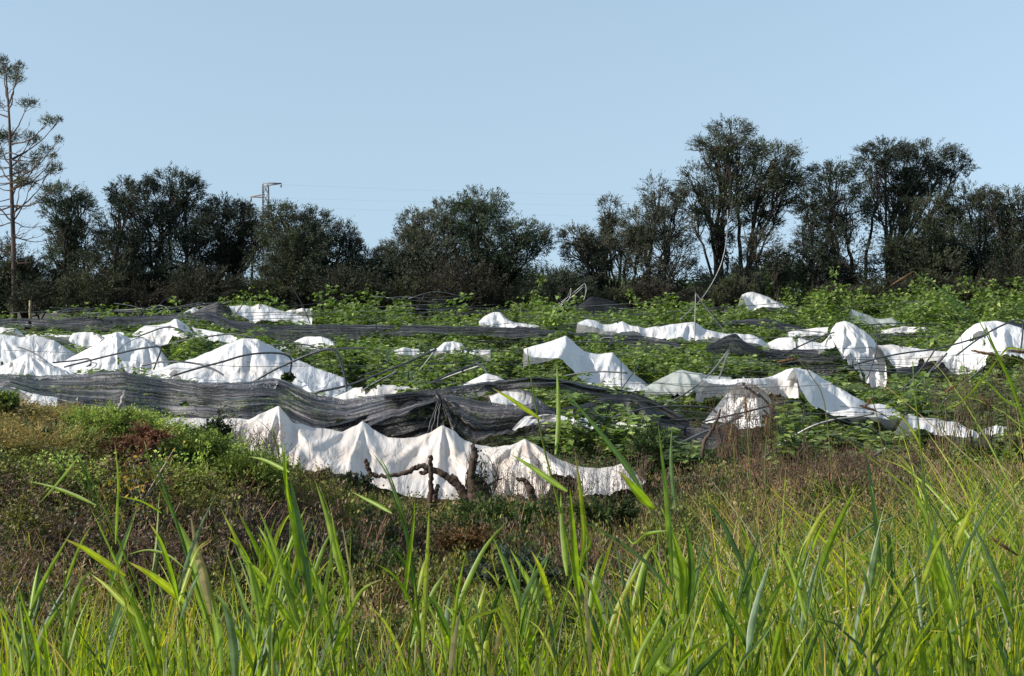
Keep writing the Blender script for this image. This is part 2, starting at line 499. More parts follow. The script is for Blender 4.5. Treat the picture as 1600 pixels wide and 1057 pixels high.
# ------------------------------------------------------------------ ground and distance
def build_ground():
    ys = np.concatenate([np.arange(-30, 6, 1.5), np.arange(6, 26, 0.16), np.arange(26, 75, 0.7), np.geomspace(75, 2200, 40)])
    us = np.linspace(-1, 1, 260)
    us = np.sign(us) * np.abs(us) ** 1.25
    half = np.maximum(16, ys * 0.75 + 8)
    X = us[None, :] * half[:, None]; Y = np.repeat(ys[:, None], len(us), 1)
    Z = ground_h(X, Y)
    Z = Z + (0.02 * vnoise(X * 6, Y * 6, seed=2)) * (Y < 26)
    v = np.stack([X, Y, Z], -1).reshape(-1, 3)
    a, b = len(ys), len(us)
    i = np.arange(a - 1)[:, None] * b; j = np.arange(b - 1)[None, :]
    q = np.stack([i + j, i + j + 1, i + b + j + 1, i + b + j], -1).reshape(-1, 4)
    m, N, L = new_mat('soil')
    geo = N.new('ShaderNodeNewGeometry')
    nz = N.new('ShaderNodeTexNoise'); nz.inputs['Scale'].default_value = 0.8; nz.inputs['Detail'].default_value = 8
    nz.inputs['Roughness'].default_value = 0.65
    L.new(geo.outputs['Position'], nz.inputs['Vector'])
    cr = N.new('ShaderNodeValToRGB')
    e = cr.color_ramp.elements
    e[0].position = 0.3; e[0].color = (0.030, 0.022, 0.015, 1)
    e[1].position = 0.72; e[1].color = (0.085, 0.085, 0.035, 1)
    k = e.new(0.5); k.color = (0.055, 0.048, 0.026, 1)
    L.new(nz.outputs['Fac'], cr.inputs[0])
    n2 = N.new('ShaderNodeTexNoise'); n2.inputs['Scale'].default_value = 14; n2.inputs['Detail'].default_value = 6
    L.new(geo.outputs['Position'], n2.inputs['Vector'])
    bp = N.new('ShaderNodeBump'); bp.inputs['Strength'].default_value = 1.0; bp.inputs['Distance'].default_value = 0.06
    L.new(n2.outputs['Fac'], bp.inputs['Height'])
    pb = N.new('ShaderNodeBsdfPrincipled'); pb.inputs['Roughness'].default_value = 0.95
    L.new(cr.outputs[0], pb.inputs['Base Color']); L.new(bp.outputs[0], pb.inputs['Normal'])
    o = N.new('ShaderNodeOutputMaterial'); L.new(pb.outputs[0], o.inputs['Surface'])
    tag(link('ground', mesh_from('ground', v, quads=q, smooth=True), m), 'dark soil and matted growth under the whole field', kind='structure')


build_ground()


def lobe_leaves(mb, c, r, n, L, W, col, cvar=0.35, clumps=26, up=0.35, rg=None, hollow=0.55):
    """leaf clumps spread through an ellipsoid, thicker near its skin, uneven outline"""
    rg = rg or rng
    k = max(4, int(clumps * 2.1))
    d = rand_dirs(k, rg)
    rr = hollow + (1 - hollow) * rg.random(k) ** 0.6
    rr *= 0.84 + 0.36 * rg.random(k)
    cc = c + d * rr[:, None] * r
    m = np.mean(r)
    # every clump is a spray: leaves strung on an axis that points out and up
    ax = unit(d * np.array([1, 1, .8]) + rg.normal(size=(k, 3)) * .45 + np.array([0, 0, .55]))
    ln = (0.30 + 0.34 * rg.random(k)) * m
    cs = (0.055 + 0.10 * rg.random(k)) * m
    idx = rg.integers(0, k, n)
    t = rg.random(n) ** .8
    off = ax[idx] * ((t - .45) * ln[idx] * 1.5)[:, None] + rg.normal(size=(n, 3)) * (cs[idx] * (1.25 - .75 * t))[:, None]
    p = cc[idx] + off
    dr = unit(ax[idx] * 1.0 + rand_dirs(n, rg) * 0.75)
    tint = 1 + cvar * (rg.random(k)[idx] - 0.5) * 1.6 + cvar * (rg.random(n) - 0.5)
    leaf_tris(mb, p, dr, L * (0.6 + 0.8 * rg.random(n)), W * (0.7 + 0.6 * rg.random(n)), np.asarray(col)[None] * tint[:, None])
    return cc


def tree(name, label, d, bases, lobes, col, seed, cat='tree', L=0.14, W=0.021, dens=.88, bark=None, trunk_r=0.13, twigs=1.0, group='trees along the far edge of the field', dscale=1.0):
    rg = np.random.default_rng(seed)
    bp = []
    for bx in bases:
        g = P(bx, 500, d + rg.uniform(-0.6, 0.6))
        bp.append(np.array([g[0], g[1], ground_h(g[0], g[1]) - 0.1]))
    root = thing(name, label, cat, tuple(bp[0]), group)
    tb = MB(); lb = MB()
    if len(lobes) > 3:
        ex = []
        xs_ = [l[0] for l in lobes]; ys_ = [l[1] for l in lobes]
        for q in range(5):
            l = lobes[rg.integers(len(lobes))]
            ex.append((l[0] + rg.normal() * l[2] * .7, l[1] + abs(rg.normal()) * l[3] * .9 + 6, l[2] * rg.uniform(.35, .7), l[3] * rg.uniform(.4, .7), .55))
        for q in range(3 if min(xs_) < 860 or min(xs_) > 1240 else 0):
            ex.append((rg.uniform(min(xs_), max(xs_)), rg.uniform(405, 450), rg.uniform(16, 34), rg.uniform(12, 22), .6))
        lobes = list(lobes) + ex
    for li, lo in enumerate(lobes):
        px, py, rx, ry = lo[:4]
        dn = lo[4] if len(lo) > 4 else 1.0
        dd = d + rg.uniform(-0.8, 0.8)
        c = P(px, py, dd)
        gr = 1.07 if dn > .6 else 1.0
        rxm = rx * d / F * gr; rzm = ry * d / F * gr
        r = np.array([rxm, 0.5 * (rxm + rzm) * 0.95, rzm])
        b = bp[int(np.argmin([abs(q[0] - c[0]) for q in bp]))]
        # limb from the base to the heart of the lobe
        h = c[2] - b[2]
        m1 = b + (c - b) * 0.35 + np.array([rg.normal() * 0.12 * h * 0.5, rg.normal() * 0.2, 0.07 * h])
        m1[0] = b[0] + (c[0] - b[0]) * 0.22 + rg.normal() * 0.12
        m2 = b + (c - b) * 0.72 + np.array([rg.normal() * 0.18, rg.normal() * 0.2, 0.04 * h])
        path = spline([b + np.array([rg.normal() * 0.08, rg.normal() * 0.08, 0]), m1, m2, c], 16)
        path[1:-1] += rg.normal(size=(14, 3)) * 0.035
        rad = np.linspace(trunk_r * (0.7 + 0.5 * rg.random()) * (1 if li < 2 * len(bp) else 0.65), 0.03, 16)
        tube(tb, path, rad, 6, cap=False)
        cc = lobe_leaves(lb, c, r, int(2700 * rxm * rzm * dn * dens * (.75 if rxm > 1.3 else 1)) + 260, L, W, col, rg=rg, clumps=int(16 + 16 * rxm * rzm))
        # sub-branches into the leaf clumps
        nb = int((9 + 8 * rxm) * twigs)
        for k in range(nb):
            e = cc[rg.integers(len(cc))]
            s = path[rg.integers(9, 16)]
            mid = (s + e) / 2 + rg.normal(size=3) * 0.14 + np.array([0, 0, -0.05])
            pp = spline([s, mid, e], 6)
            tube(tb, pp, np.linspace(0.032, 0.010, 6), 4, cap=False)
        # wisps pushing out of the outline
        nw = int((40 if dn > 0.7 else 60) * twigs * max(0.6, rxm))
        for k in range(nw):
            a = rg.uniform(-0.5, math.pi + 0.5)
            dr = unit(np.array([math.cos(a), rg.normal() * 0.5, math.sin(a) * 0.9 + 0.15]))
            s = c + dr * r * rg.uniform(0.55, 0.8)
            e = c + dr * r * rg.uniform(1.0, 1.45) + rg.normal(size=3) * 0.06 + np.array([0, 0, 0.05])
            pp = spline([s, (s + e) / 2 + rg.normal(size=3) * 0.07, e], 5)
            tube(tb, pp, np.linspace(0.016, 0.005, 5), 3, cap=False)
            n = int(22 * min(1, dn + 0.25))
            t = rg.random(n)[:, None]
            lp = s + (e - s) * (0.25 + 0.8 * t) + rg.normal(size=(n, 3)) * 0.05
            leaf_tris(lb, lp, unit(unit(e - s)[None] + rand_dirs(n, rg) * 0.8), L * 0.8, W * 0.8,
                      np.asarray(col)[None] * (0.9 + 0.6 * rg.random((n, 1))))
    tb.build('trunk', bark or M_BARK, root, smooth=True)
    lb.build('crown', M_TREE, root)
    return root


G_DARK = (0.040, 0.049, 0.031)
G_OLV = (0.058, 0.066, 0.036)
G_GRN = (0.056, 0.074, 0.040)
G_GRY = (0.078, 0.082, 0.056)
TR = [
    ('shrubby_tree', 'low dense dark tree around the foot of the tall thin pine', 67, [5, 45], [(10, 412, 34, 28), (42, 438, 34, 30), (-30, 430, 40, 40), (15, 460, 50, 25)], G_OLV, 1),
    ('feathery_tree', 'thin feathery grey-green tree with open crown right of the tall pine', 68, [115], [(102, 312, 34, 20, .55), (122, 345, 36, 30, .35), (88, 335, 24, 22, .3), (132, 388, 40, 24, .8), (100, 400, 30, 25, .4), (110, 445, 45, 30, .8)], G_GRN, 2),
    ('feathery_tree', 'small tree with a thin round tuft on top between two dark crowns', 66.5, [180, 200], [(194, 300, 24, 18, .4), (205, 325, 26, 22, .5), (195, 362, 36, 26, .9), (185, 402, 42, 34), (195, 445, 40, 28)], G_DARK, 3),
    ('tamarisk_tree', 'tall dark bushy tree left of the power pylon with a domed top', 67.5, [262, 245, 290], [(268, 288, 38, 18, .6), (292, 300, 26, 20, .6), (248, 322, 42, 24), (290, 345, 40, 30), (248, 378, 55, 38), (290, 400, 45, 40), (255, 440, 60, 30)], G_DARK, 4),
    ('tamarisk_tree', 'dark spreading tree with bare forked limbs just left of the pylon', 68.5, [330, 372, 398], [(350, 330, 38, 16, .7), (350, 352, 46, 22), (378, 378, 36, 30), (330, 392, 36, 26), (375, 340, 24, 18, .6), (340, 440, 40, 26, .8)], G_DARK, 5),
    ('tamarisk_tree', 'dark bushy tree directly in front of the power pylon', 66.5, [420, 455], [(438, 338, 26, 16, .7), (452, 366, 40, 28), (432, 405, 38, 36), (470, 400, 44, 40), (445, 448, 50, 30)], G_OLV, 6),
    ('tamarisk_tree', 'rounded dark tree with spiky top right of the pylon', 68, [495, 515], [(492, 345, 22, 16, .6), (496, 375, 34, 26), (512, 408, 42, 34), (500, 446, 55, 32), (536, 370, 20, 22, .3), (548, 395, 16, 30, .3)], G_DARK, 7),
    ('low_tree', 'low dark tree filling the dip in the tree line', 67, [580, 600], [(580, 448, 44, 30), (612, 430, 30, 32), (560, 425, 24, 18, .6), (602, 402, 13, 12, .5)], G_DARK, 8),
    ('tamarisk_tree', 'dark tree with a small separate knob on top, left half of the central clump', 67.5, [650, 665], [(645, 345, 17, 16, .8), (692, 336, 20, 20, .7), (672, 366, 40, 26), (640, 392, 34, 28), (668, 415, 50, 40), (640, 450, 50, 30)], G_GRY, 9),
    ('tamarisk_tree', 'broad dark central tree with a pale green crown and long right limb', 68, [740, 770], [(752, 322, 34, 22, .8), (735, 345, 44, 26), (712, 385, 44, 36), (765, 378, 55, 34), (818, 368, 38, 18, .8), (838, 385, 26, 18, .6), (800, 400, 45, 30), (740, 425, 60, 40), (790, 448, 55, 26)], G_GRN, 10),
    ('low_tree', 'low black-green bush at the right foot of the central clump', 66, [860, 880], [(858, 446, 36, 22), (884, 452, 36, 24), (840, 462, 30, 18)], G_DARK, 11),
    ('slim_tree', 'small olive tree leaning over the collapsed netting heap', 68, [935], [(898, 374, 24, 16), (908, 398, 28, 18), (920, 385, 18, 16, .6), (925, 430, 22, 22, .3)], G_GRY, 12),
    ('bare_tree', 'nearly leafless tree with thin upright twigs left of the tallest tree', 69, [958, 945], [(952, 325, 16, 16, .08), (950, 350, 14, 14, .15), (965, 385, 22, 20, .5), (940, 400, 20, 24, .3)], G_GRY, 13),
    ('feathery_tree', 'grey feathery tree with open wispy top under the tallest tree', 67.5, [990, 1030, 1010], [(1022, 300, 20, 22, .12), (1035, 322, 28, 20, .35), (1005, 352, 34, 22, .8), (1045, 360, 38, 30), (985, 385, 26, 20), (1040, 400, 46, 32), (1000, 430, 34, 24, .6), (1060, 440, 44, 26, .8)], G_GRY, 14),
    ('tall_tree', 'tallest broad tree of the row with a wispy peaked crown above the bent pole', 68.5, [1125, 1162], [(1142, 206, 32, 16, .4), (1122, 230, 36, 18, .4), (1150, 240, 46, 24, .8), (1205, 252, 40, 24, .95), (1222, 278, 26, 24), (1180, 288, 52, 30), (1140, 300, 42, 26), (1092, 285, 30, 24, .35), (1085, 315, 26, 20, .5), (1120, 340, 36, 26, .6), (1195, 318, 44, 18, .8)], G_OLV, 15),
    ('bare_tree', 'spindly half bare tree with open branches and sky showing through', 67, [1180, 1215], [(1192, 385, 30, 20, .22), (1170, 420, 26, 22, .35), (1215, 420, 20, 22, .2), (1150, 445, 40, 22, .8)], G_GRY, 16),
    ('tamarisk_tree', 'dark flat-topped tree with many thin leaning stems right of the tallest tree', 67.5, [1300, 1275, 1330], [(1298, 272, 34, 14, .8), (1306, 298, 44, 22), (1268, 322, 24, 20, .8), (1322, 335, 38, 28), (1296, 362, 40, 24, .8), (1262, 385, 22, 14, .8), (1318, 402, 40, 34, .8), (1290, 440, 50, 24, .6)], G_DARK, 17),
    ('tamarisk_tree', 'high wind-shaped tree with a flat two-lobed crown leaning right', 69, [1350, 1385], [(1385, 238, 34, 15, .9), (1368, 256, 28, 18, .8), (1448, 244, 46, 16), (1492, 262, 26, 18), (1415, 262, 42, 20), (1400, 288, 40, 20), (1440, 286, 30, 18, .9), (1372, 330, 26, 30, .7)], G_DARK, 18),
    ('tamarisk_tree', 'dense dark tree with crooked trunk under the two-lobed crown', 67, [1430, 1460], [(1452, 330, 26, 18, .6), (1430, 372, 44, 26), (1470, 372, 40, 30), (1420, 415, 40, 30, .8), (1460, 430, 46, 28, .8)], G_OLV, 19),
    ('tamarisk_tree', 'wide dark tree with forked trunk near the right end of the row', 68, [1525, 1545], [(1508, 312, 34, 22), (1530, 345, 48, 28), (1495, 372, 40, 30), (1545, 390, 46, 32), (1510, 418, 46, 26, .7)], G_DARK, 20),
    ('tamarisk_tree', 'dense dark tree closing the right end of the row with a thin twiggy top', 67, [1580, 1610], [(1545, 312, 22, 14, .25), (1582, 318, 30, 20, .45), (1600, 345, 44, 30), (1640, 360, 50, 40), (1585, 400, 40, 36), (1630, 430, 60, 30)], G_OLV, 21),
]
for t in TR:
    tree(t[0], t[1], t[2], t[3], t[4], t[5], t[6])

# low dark thicket at the foot of the tree row, each bush on its own
UB = [(70, 462, 40, 22), (150, 458, 44, 26), (230, 464, 44, 22), (320, 464, 44, 22), (400, 458, 36, 26), (480, 466, 44, 22), (545, 462, 40, 26),
      (640, 464, 50, 24), (720, 462, 50, 26), (790, 466, 44, 22), (960, 462, 28, 14), (1020, 462, 34, 18), (1090, 462, 34, 22), (1150, 464, 36, 18),
      (1310, 456, 30, 14), (1380, 452, 34, 20), (1455, 456, 36, 16), (1520, 452, 30, 14), (1585, 452, 44, 24)]
for i, (px, py, rx, ry) in enumerate(UB):
    if 930 < px < 1250: ry *= .55; rx *= .8
    ry = ry * (0.75, 1.25, .9, 1.5, .7)[i % 5]; py = py - (0, 4, -2, 8, -4)[i % 5]
    nth = ['first', 'second', 'third', 'fourth', 'fifth', 'sixth', 'seventh', 'eighth', 'ninth', 'tenth', '11th', '12th', '13th', '14th', '15th', '16th', '17th', '18th', '19th'][i]
    tree('thicket_bush', '%s low dark bush from the left at the foot of the tree row' % nth, 65.3, [px], [(px, py, rx, ry), (px - rx * 0.5, py + 12, rx * 0.7, ry * 0.8)], [(0.034, 0.036, 0.022), (0.052, 0.056, 0.028), (0.044, 0.038, 0.026)][i % 3], 100 + i,
         cat='bush', trunk_r=0.05, group='bushes at the foot of the tree row')


# tall sparse pine at the left edge
def pine():
    d = 66.0
    rg = np.random.default_rng(77)
    b = P(23, 520, d); b[2] = ground_h(b[0], b[1]) - 0.1
    root = thing('pine_tree', 'tall thin pine with bare whorled branches and a few needle tufts', 'pine tree', tuple(b))
    tb = MB(); lb = MB()
    tr = [b] + [P(x, y, d) for x, y in ((22, 430), (20, 350), (17, 270), (15, 200), (12, 150), (9, 118), (8, 100))]
    path = spline(tr, 40)
    tube(tb, path, np.interp(np.linspace(0, 1, 40), [0, .3, 1], [0.14, 0.11, 0.02]), 8, cap=False)
    def trunk_at(py):
        pxs, pys = proj(path)
        k = int(np.argmin(abs(pys - py)))
        return path[k]
    tufts = [(10, 112, 22, 9), (30, 104, 8, 6), (4, 96, 8, 8), (24, 124, 12, 7), (44, 161, 15, 7), (76, 189, 10, 8), (92, 187, 5, 4), (15, 214, 18, 11), (48, 216, 9, 8), (-4, 212, 14, 10),
             (71, 234, 9, 7), (33, 264, 12, 11), (88, 262, 9, 8), (55, 243, 7, 6), (56, 256, 6, 6), (92, 218, 6, 5), (33, 284, 10, 8), (50, 287, 7, 6), (-6, 240, 12, 9), (-14, 160, 16, 9),
             (78, 268, 7, 5), (84, 245, 5, 4), (-20, 290, 15, 10), (82, 295, 16, 7), (58, 218, 5, 4)]
    for (tx, ty, rx, ry) in tufts:
        c = P(tx, ty, d + rg.uniform(-1.2, 1.2))
        s = trunk_at(ty + rg.uniform(24, 75))
        m = s + (c - s) * 0.55 + np.array([0, 0, -0.10 * abs(c[0] - s[0]) - 0.12])
        pp = spline([s, m, c], 9); pp[1:-1] += rg.normal(size=(7, 3)) * 0.02
        tube(tb, pp, np.linspace(0.042, 0.010, 9), 4, cap=False)
        r = np.array([rx, (rx + ry) * .5, ry]) * d / F
        nn = int(30 * rx * ry / 10) + 45
        q = c + rg.normal(size=(nn, 3)) * r * 0.5
        leaf_tris(lb, q, unit(unit(q - c) * .8 + rand_dirs(nn, rg) * .6 + np.array([0, 0, .5])), 0.16, 0.016,
                  np.array([[0.075, 0.075, 0.030]]) * (0.6 + 0.8 * rg.random((nn, 1))))
        for k in range(5):
            e = c + rg.normal(size=3) * r * 0.7
            tube(tb, spline([pp[-3], (pp[-2] + e) / 2, e], 4), np.linspace(0.012, 0.006, 4), 3, cap=False)
    for k in range(46):   # bare dead branches
        py = rg.uniform(130, 420)
        s = trunk_at(py)
        side = rg.choice([-1, 1]); ln = rg.uniform(0.5, 2.1) * (0.5 + 0.5 * sstep(130, 220, py))
        e = s + np.array([side * ln, rg.normal() * 0.7, rg.uniform(-0.15, 0.55)])
        m = (s + e) / 2 + np.array([0, 0, -0.14 * ln])
        pp = spline([s, m, e], 8); pp[1:] += rg.normal(size=(7, 3)) * 0.02
        tube(tb, pp, np.linspace(0.026, 0.006, 8), 4, cap=False)
        for j in range(5):
            q0 = pp[rg.integers(3, 8)]
            q1 = q0 + np.array([side * rg.uniform(.05, .4), rg.normal() * .15, rg.uniform(-.1, .4)])
            tube(tb, spline([q0, (q0 + q1) / 2 + rg.normal(size=3) * .03, q1], 4), np.linspace(0.011, 0.004, 4), 3, cap=False)
    tb.build('trunk', M_PBARK, root, smooth=True)
    lb.build('crown', M_TREE, root)


pine()


def far_wood():
    mb = MB()
    rg = np.random.default_rng(5)
    for px in range(-150, 1800, 26):
        top = 447 + 7 * math.sin(px * 0.02) + rg.uniform(-5, 5)
        if 1190 < px < 1260: top = 424
        if 970 < px < 1010: top = 444
        d = rg.uniform(118, 132)
        c = P(px, top + 16, d)
        r = np.array([2.0, 1.8, 1.25])
        lobe_leaves(mb, c, r, 1300, 0.38, 0.10, (0.055, 0.085, 0.024), rg=rg, clumps=30)
        c = P(px, top + 40, d - 2)
        lobe_leaves(mb, c, r, 900, 0.38, 0.10, (0.045, 0.065, 0.022), rg=rg, clumps=24)
    tag(mb.build('woodland', M_TREE), 'pale green far scrub glimpsed through gaps under the tree row', 'woodland', kind='stuff')


far_wood()


# ------------------------------------------------------------------ power pylon and its lines
def pylon():
    d = 150.0
    b = P(417, 520, d); b[2] = float(ground_h(b[0], d))
    root = thing('power_pylon', 'pale lattice power pylon with offset arms rising behind the tree row', 'pylon', tuple(b))
    top = P(417, 288, d)[2]
    mb = MB()
    w0, w1 = 0.46, 0.28
    cs = []
    for sx, sy in ((-1, -1), (1, -1), (1, 1), (-1, 1)):
        p0 = b + np.array([sx * w0, sy * w0, 0]); p1 = np.array([b[0] + sx * w1, b[1] + sy * w1, top])
        cs.append((p0, p1)); tube(mb, [p0, p1], 0.045, 4)
    for k in range(13):
        t0, t1 = k / 13, (k + 1) / 13
        for j in range(4):
            A, B = cs[j], cs[(j + 1) % 4]
            tube(mb, [A[0] + (A[1] - A[0]) * t0, B[0] + (B[1] - B[0]) * t1], 0.035, 3)
            tube(mb, [B[0] + (B[1] - B[0]) * t0, A[0] + (A[1] - A[0]) * t1], 0.035, 3)
    mb.build('lattice_mast', M_STEEL, root)
    m2 = MB()
    for (x0, y0, x1, y1) in ((411, 286, 440, 287), (411, 291, 440, 287)):
        tube(m2, [P(x0, y0, d), P(x1, y1, d)], 0.065, 4)
    m2.build('cross_arm', M_STEEL, root)
    m3 = MB()
    for (x0, y0, x1, y1) in ((414, 304, 391, 308), (414, 309, 391, 308)):
        tube(m3, [P(x0, y0, d), P(x1, y1, d)], 0.055, 4)
    m3.build('cross_arm', M_RUST, root)
    for (x, y) in ((439, 288), (392, 309)):
        m4 = MB(); p = P(x, y, d)
        tube(m4, [p, p - np.array([0, 0, .12]), p - np.array([0, 0, .22]), p - np.array([0, 0, .34])], [0.05, 0.12, 0.07, 0.12], 8)
        m4.build('insulator', M_STEEL, root)
    for (y0, y1, y2, nm) in ((289, 296, 318, 'upper'), (309, 313, 336, 'middle'), (322, 330, 352, 'lower')):
        mb = MB()
        x0 = {'upper': 439, 'middle': 392, 'lower': 417}[nm]
        a = P(x0, y0, d); m = P(900, y1 + 8, d + 40); e = P(1750, y2, d + 110)
        tube(mb, spline([a, m, e], 40), 0.004, 3, cap=False)
        tag(mb.build('power_line', M_WIRE), 'faint %s power line running right from the pylon' % nm, 'power line')


pylon()

# ------------------------------------------------------------------ sheets and nets
COVER = []   # (polygon px, depth) for keeping plants from growing through the picture of a sheet


def poly_lerp(pts, n, sm):
    pts = np.asarray(pts, float)
    c = spline(pts, n, sharp=True)
    if sm > 0:
        k = sm * 2 + 1
        ker = np.hanning(k + 2)[1:-1]; ker /= ker.sum()
        for j in range(2):
            p = np.concatenate([2 * c[0, j] - c[1:sm + 1, j][::-1], c[:, j], 2 * c[-1, j] - c[-sm - 1:-1, j][::-1]])
            c[:, j] = np.convolve(p, ker, 'valid')
    return c


def sheet(name, label, cat, group, top, bot, d, mat, drop=1.2, peaks=(), amp=0.065, fine=0.026, sm=2, back=0.9, net=False, seed=0,
          pleat=3.0, ragged=2.0, sag=0.0, cover=True, d2=None, tear=1.0, crush=1.5):
    """draped film or net: top edge is the ridge it hangs from, the front falls to the bottom edge, the back falls away behind"""
    T0 = np.asarray(top, float); B0 = np.asarray(bot, float)
    lenpx = np.linalg.norm(np.diff(T0, axis=0), axis=1).sum()
    ht = abs(B0[:, 1].mean() - T0[:, 1].mean())
    nu = int(np.clip(lenpx * 0.55, 40, 340)); nv = int(np.clip(ht * (1.3 if net else 0.8), 14, 90)); nb = 8
    T = poly_lerp(top, nu, sm); B = poly_lerp(bot, nu, sm)
    tt = np.linspace(0, 1, nu)
    B[:, 1] += ragged * vnoise(tt * lenpx / 14, 0, seed=seed + 5) + ragged * 0.5 * vnoise(tt * lenpx / 4, 3, seed=seed + 6)
    T[:, 1] += 0.8 * vnoise(tt * lenpx / 9, 7, seed=seed + 8)
    dt = np.full(nu, float(d)) if d2 is None else np.linspace(d, d2, nu)
    dt = dt + 0.25 * vnoise(tt * lenpx / 60, 1, seed=seed)
    v = np.linspace(0, 1, nv)
    px = T[None, :, 0] * (1 - v[:, None]) + B[None, :, 0] * v[:, None]
    py = T[None, :, 1] * (1 - v[:, None]) + B[None, :, 1] * v[:, None]
    dep = dt[None, :] - drop * v[:, None] ** 0.85
    W = P(px, py, dep)
    s = (px - 800) * d / F
    r = v[:, None] * (B[:, 1] - T[:, 1])[None, :] * d / F
    if net:
        r = np.repeat(v[:, None], nu, 1) * float((B[:, 1] - T[:, 1]).mean() + 6) * d / F
        warp = 0.9 * fbm(s * 0.5, r * 0.8, seed=seed + 1, o=3)
        dis = amp * (fbm(s * 0.35 + warp * .3, r * 18 + warp * 3, seed=seed + 2, o=3)) + fine * fbm(s * 1.5, r * 40 + warp * 5, seed=seed + 3, o=2)
        dis = dis + amp * 1.5 * fbm(s * 0.7, r * 1.5, seed=seed + 12, o=2)
    else:
        wv = fbm(s * 0.9, r * 0.9, seed=seed + 1, o=3)
        dis = amp * 1.1 * wv
        rid = 1 - np.abs(fbm(s * pleat * 0.5 + wv * 0.7, r * 0.45 + wv * .6, seed=seed + 2, o=2)) * 1.6
        dis = dis + amp * 0.6 * rid * sstep(0, 0.3, v)[:, None]
        cr = 1 - np.abs(fbm(s * 2.6 + r * 0.8, r * 2.6 - s * 0.9, seed=seed + 4, o=3)) * 1.7
        dis = dis + fine * .75 * cr * (0.3 + 0.7 * sstep(-.3, .5, wv)) + fine * 0.4 * fbm(s * 9, r * 9, seed=seed + 14, o=2)
    if not net:
        ca, sa = math.cos(.6 + seed), math.sin(.6 + seed)
        u1 = s * ca + r * sa; v1 = -s * sa + r * ca
        dis = dis + crush * (.10 * facet(u1 * 1.5, v1 * .9, seed + 61) + .055 * facet(u1 * 3.4 + 7, v1 * 2.6, seed + 62) + .022 * facet(s * 8, r * 6, seed + 63)) * np.clip(.35 + v * 2, 0, 1)[:, None]
    for (pkx, pky, nf, am) in peaks:
        sx = (px - pkx) * d / F; sy = (py - pky) * d / F
        rr = np.hypot(sx, sy); th = np.arctan2(sy + 0.02, sx)
        wob = 0.5 * vnoise(th * 3, rr * 0.5, seed=seed + 21)
        w = np.exp(-(rr / 1.15) ** 2) * np.clip(rr / 0.35, 0, 1)
        fold = 0.5 + 0.5 * np.sin(th * nf * 0.42 + wob * 3.2 + 1.3 * vnoise(th * 2.1, 0.3, seed=seed + 22))
        irr = 0.35 + 0.65 * np.clip(0.5 + vnoise(th * 2.7, 4.0, seed=seed + 23), 0, 1)
        dis = dis + (0.85 if not net else 0.9) * am * w * irr * (fold ** 1.6 - 0.45)
    if sag: W[..., 2] -= sag * np.sin(v * math.pi)[:, None]
    W[..., 1] -= dis
    W[..., 2] += dis * 0.35 * np.clip(v * 4, 0, 1)[:, None]
    # back slope
    bk = []
    for k in range(nb, 0, -1):
        f = k / nb
        row = W[0].copy()
        row[:, 1] += back * f + 0.06 * vnoise(s[0] * 2, f * 2, seed=seed + 30)
        row[:, 2] -= 0.55 * back * f ** 1.5 + 0.05 * vnoise(s[0] * 3, f * 3, seed=seed + 31) * f
        row[:, 2] = np.minimum(row[:, 2], W[0, :, 2] - 0.35 * back * f)
        bk.append(row)
    A = np.concatenate([np.array(bk), W], 0)
    A[..., 2] = np.maximum(A[..., 2], ground_h(A[..., 0], A[..., 1]) + 0.02)
    nr = A.shape[0]
    uv = np.stack([np.broadcast_to(s[0], (nr, nu)), np.concatenate([np.repeat(np.linspace(-back, -0.1, nb)[:, None], nu, 1), r], 0)], -1).reshape(-1, 2)
    i = np.arange(nr - 1)[:, None] * nu; j = np.arange(nu - 1)[None, :]
    q = np.stack([i + j, i + nu + j, i + nu + j + 1, i + j + 1], -1).reshape(-1, 4)
    # tears: bites out of the hanging edge and a few holes
    rr_ = np.arange(nr - 1)[:, None] * np.ones((1, nu - 1)); vv = np.clip((rr_ - nb) / (nv - 1), 0, 1)
    sc_ = s[0][:-1][None, :]; rc_ = (rr_ - nb) * float(r[-1].mean()) / nv
    tn = fbm(sc_ * (1.6 if net else 2.4), rc_ * 2.4, seed=seed + 50, o=4)
    edge = sstep(.72, 1.0, vv) * .9 + sstep(.12, 0, rr_ / nb) * .8
    keep = (tn * (.6 if tear < .5 else 1) + edge * tear < .95).reshape(-1)
    q = q[keep]
    me = mesh_from(name, A.reshape(-1, 3), quads=q, uv=uv, smooth=True)
    o = link(name, me, mat)
    tag(o, label, cat, group)
    if cover: COVER.append((np.concatenate([T, B[::-1]]), d + 0.35, net))
    return o


WG = 'torn white plastic sheets over the fallen tunnels'
NG = 'collapsed black shade nets'


def film(label, top, bot, d, mat=0, **k):
    m = PL[mat] if isinstance(mat, int) else mat
    return sheet('plastic_sheet', label, 'plastic sheet', WG, top, bot, d, m, **k)


def net(label, top, bot, d, mat=None, **k):
    k.setdefault('amp', 0.03); k.setdefault('fine', 0.012); k.setdefault('ragged', 1.5)
    return sheet('shade_net', label, 'shade net', NG, top, bot, d, mat or NET, net=True, **k)


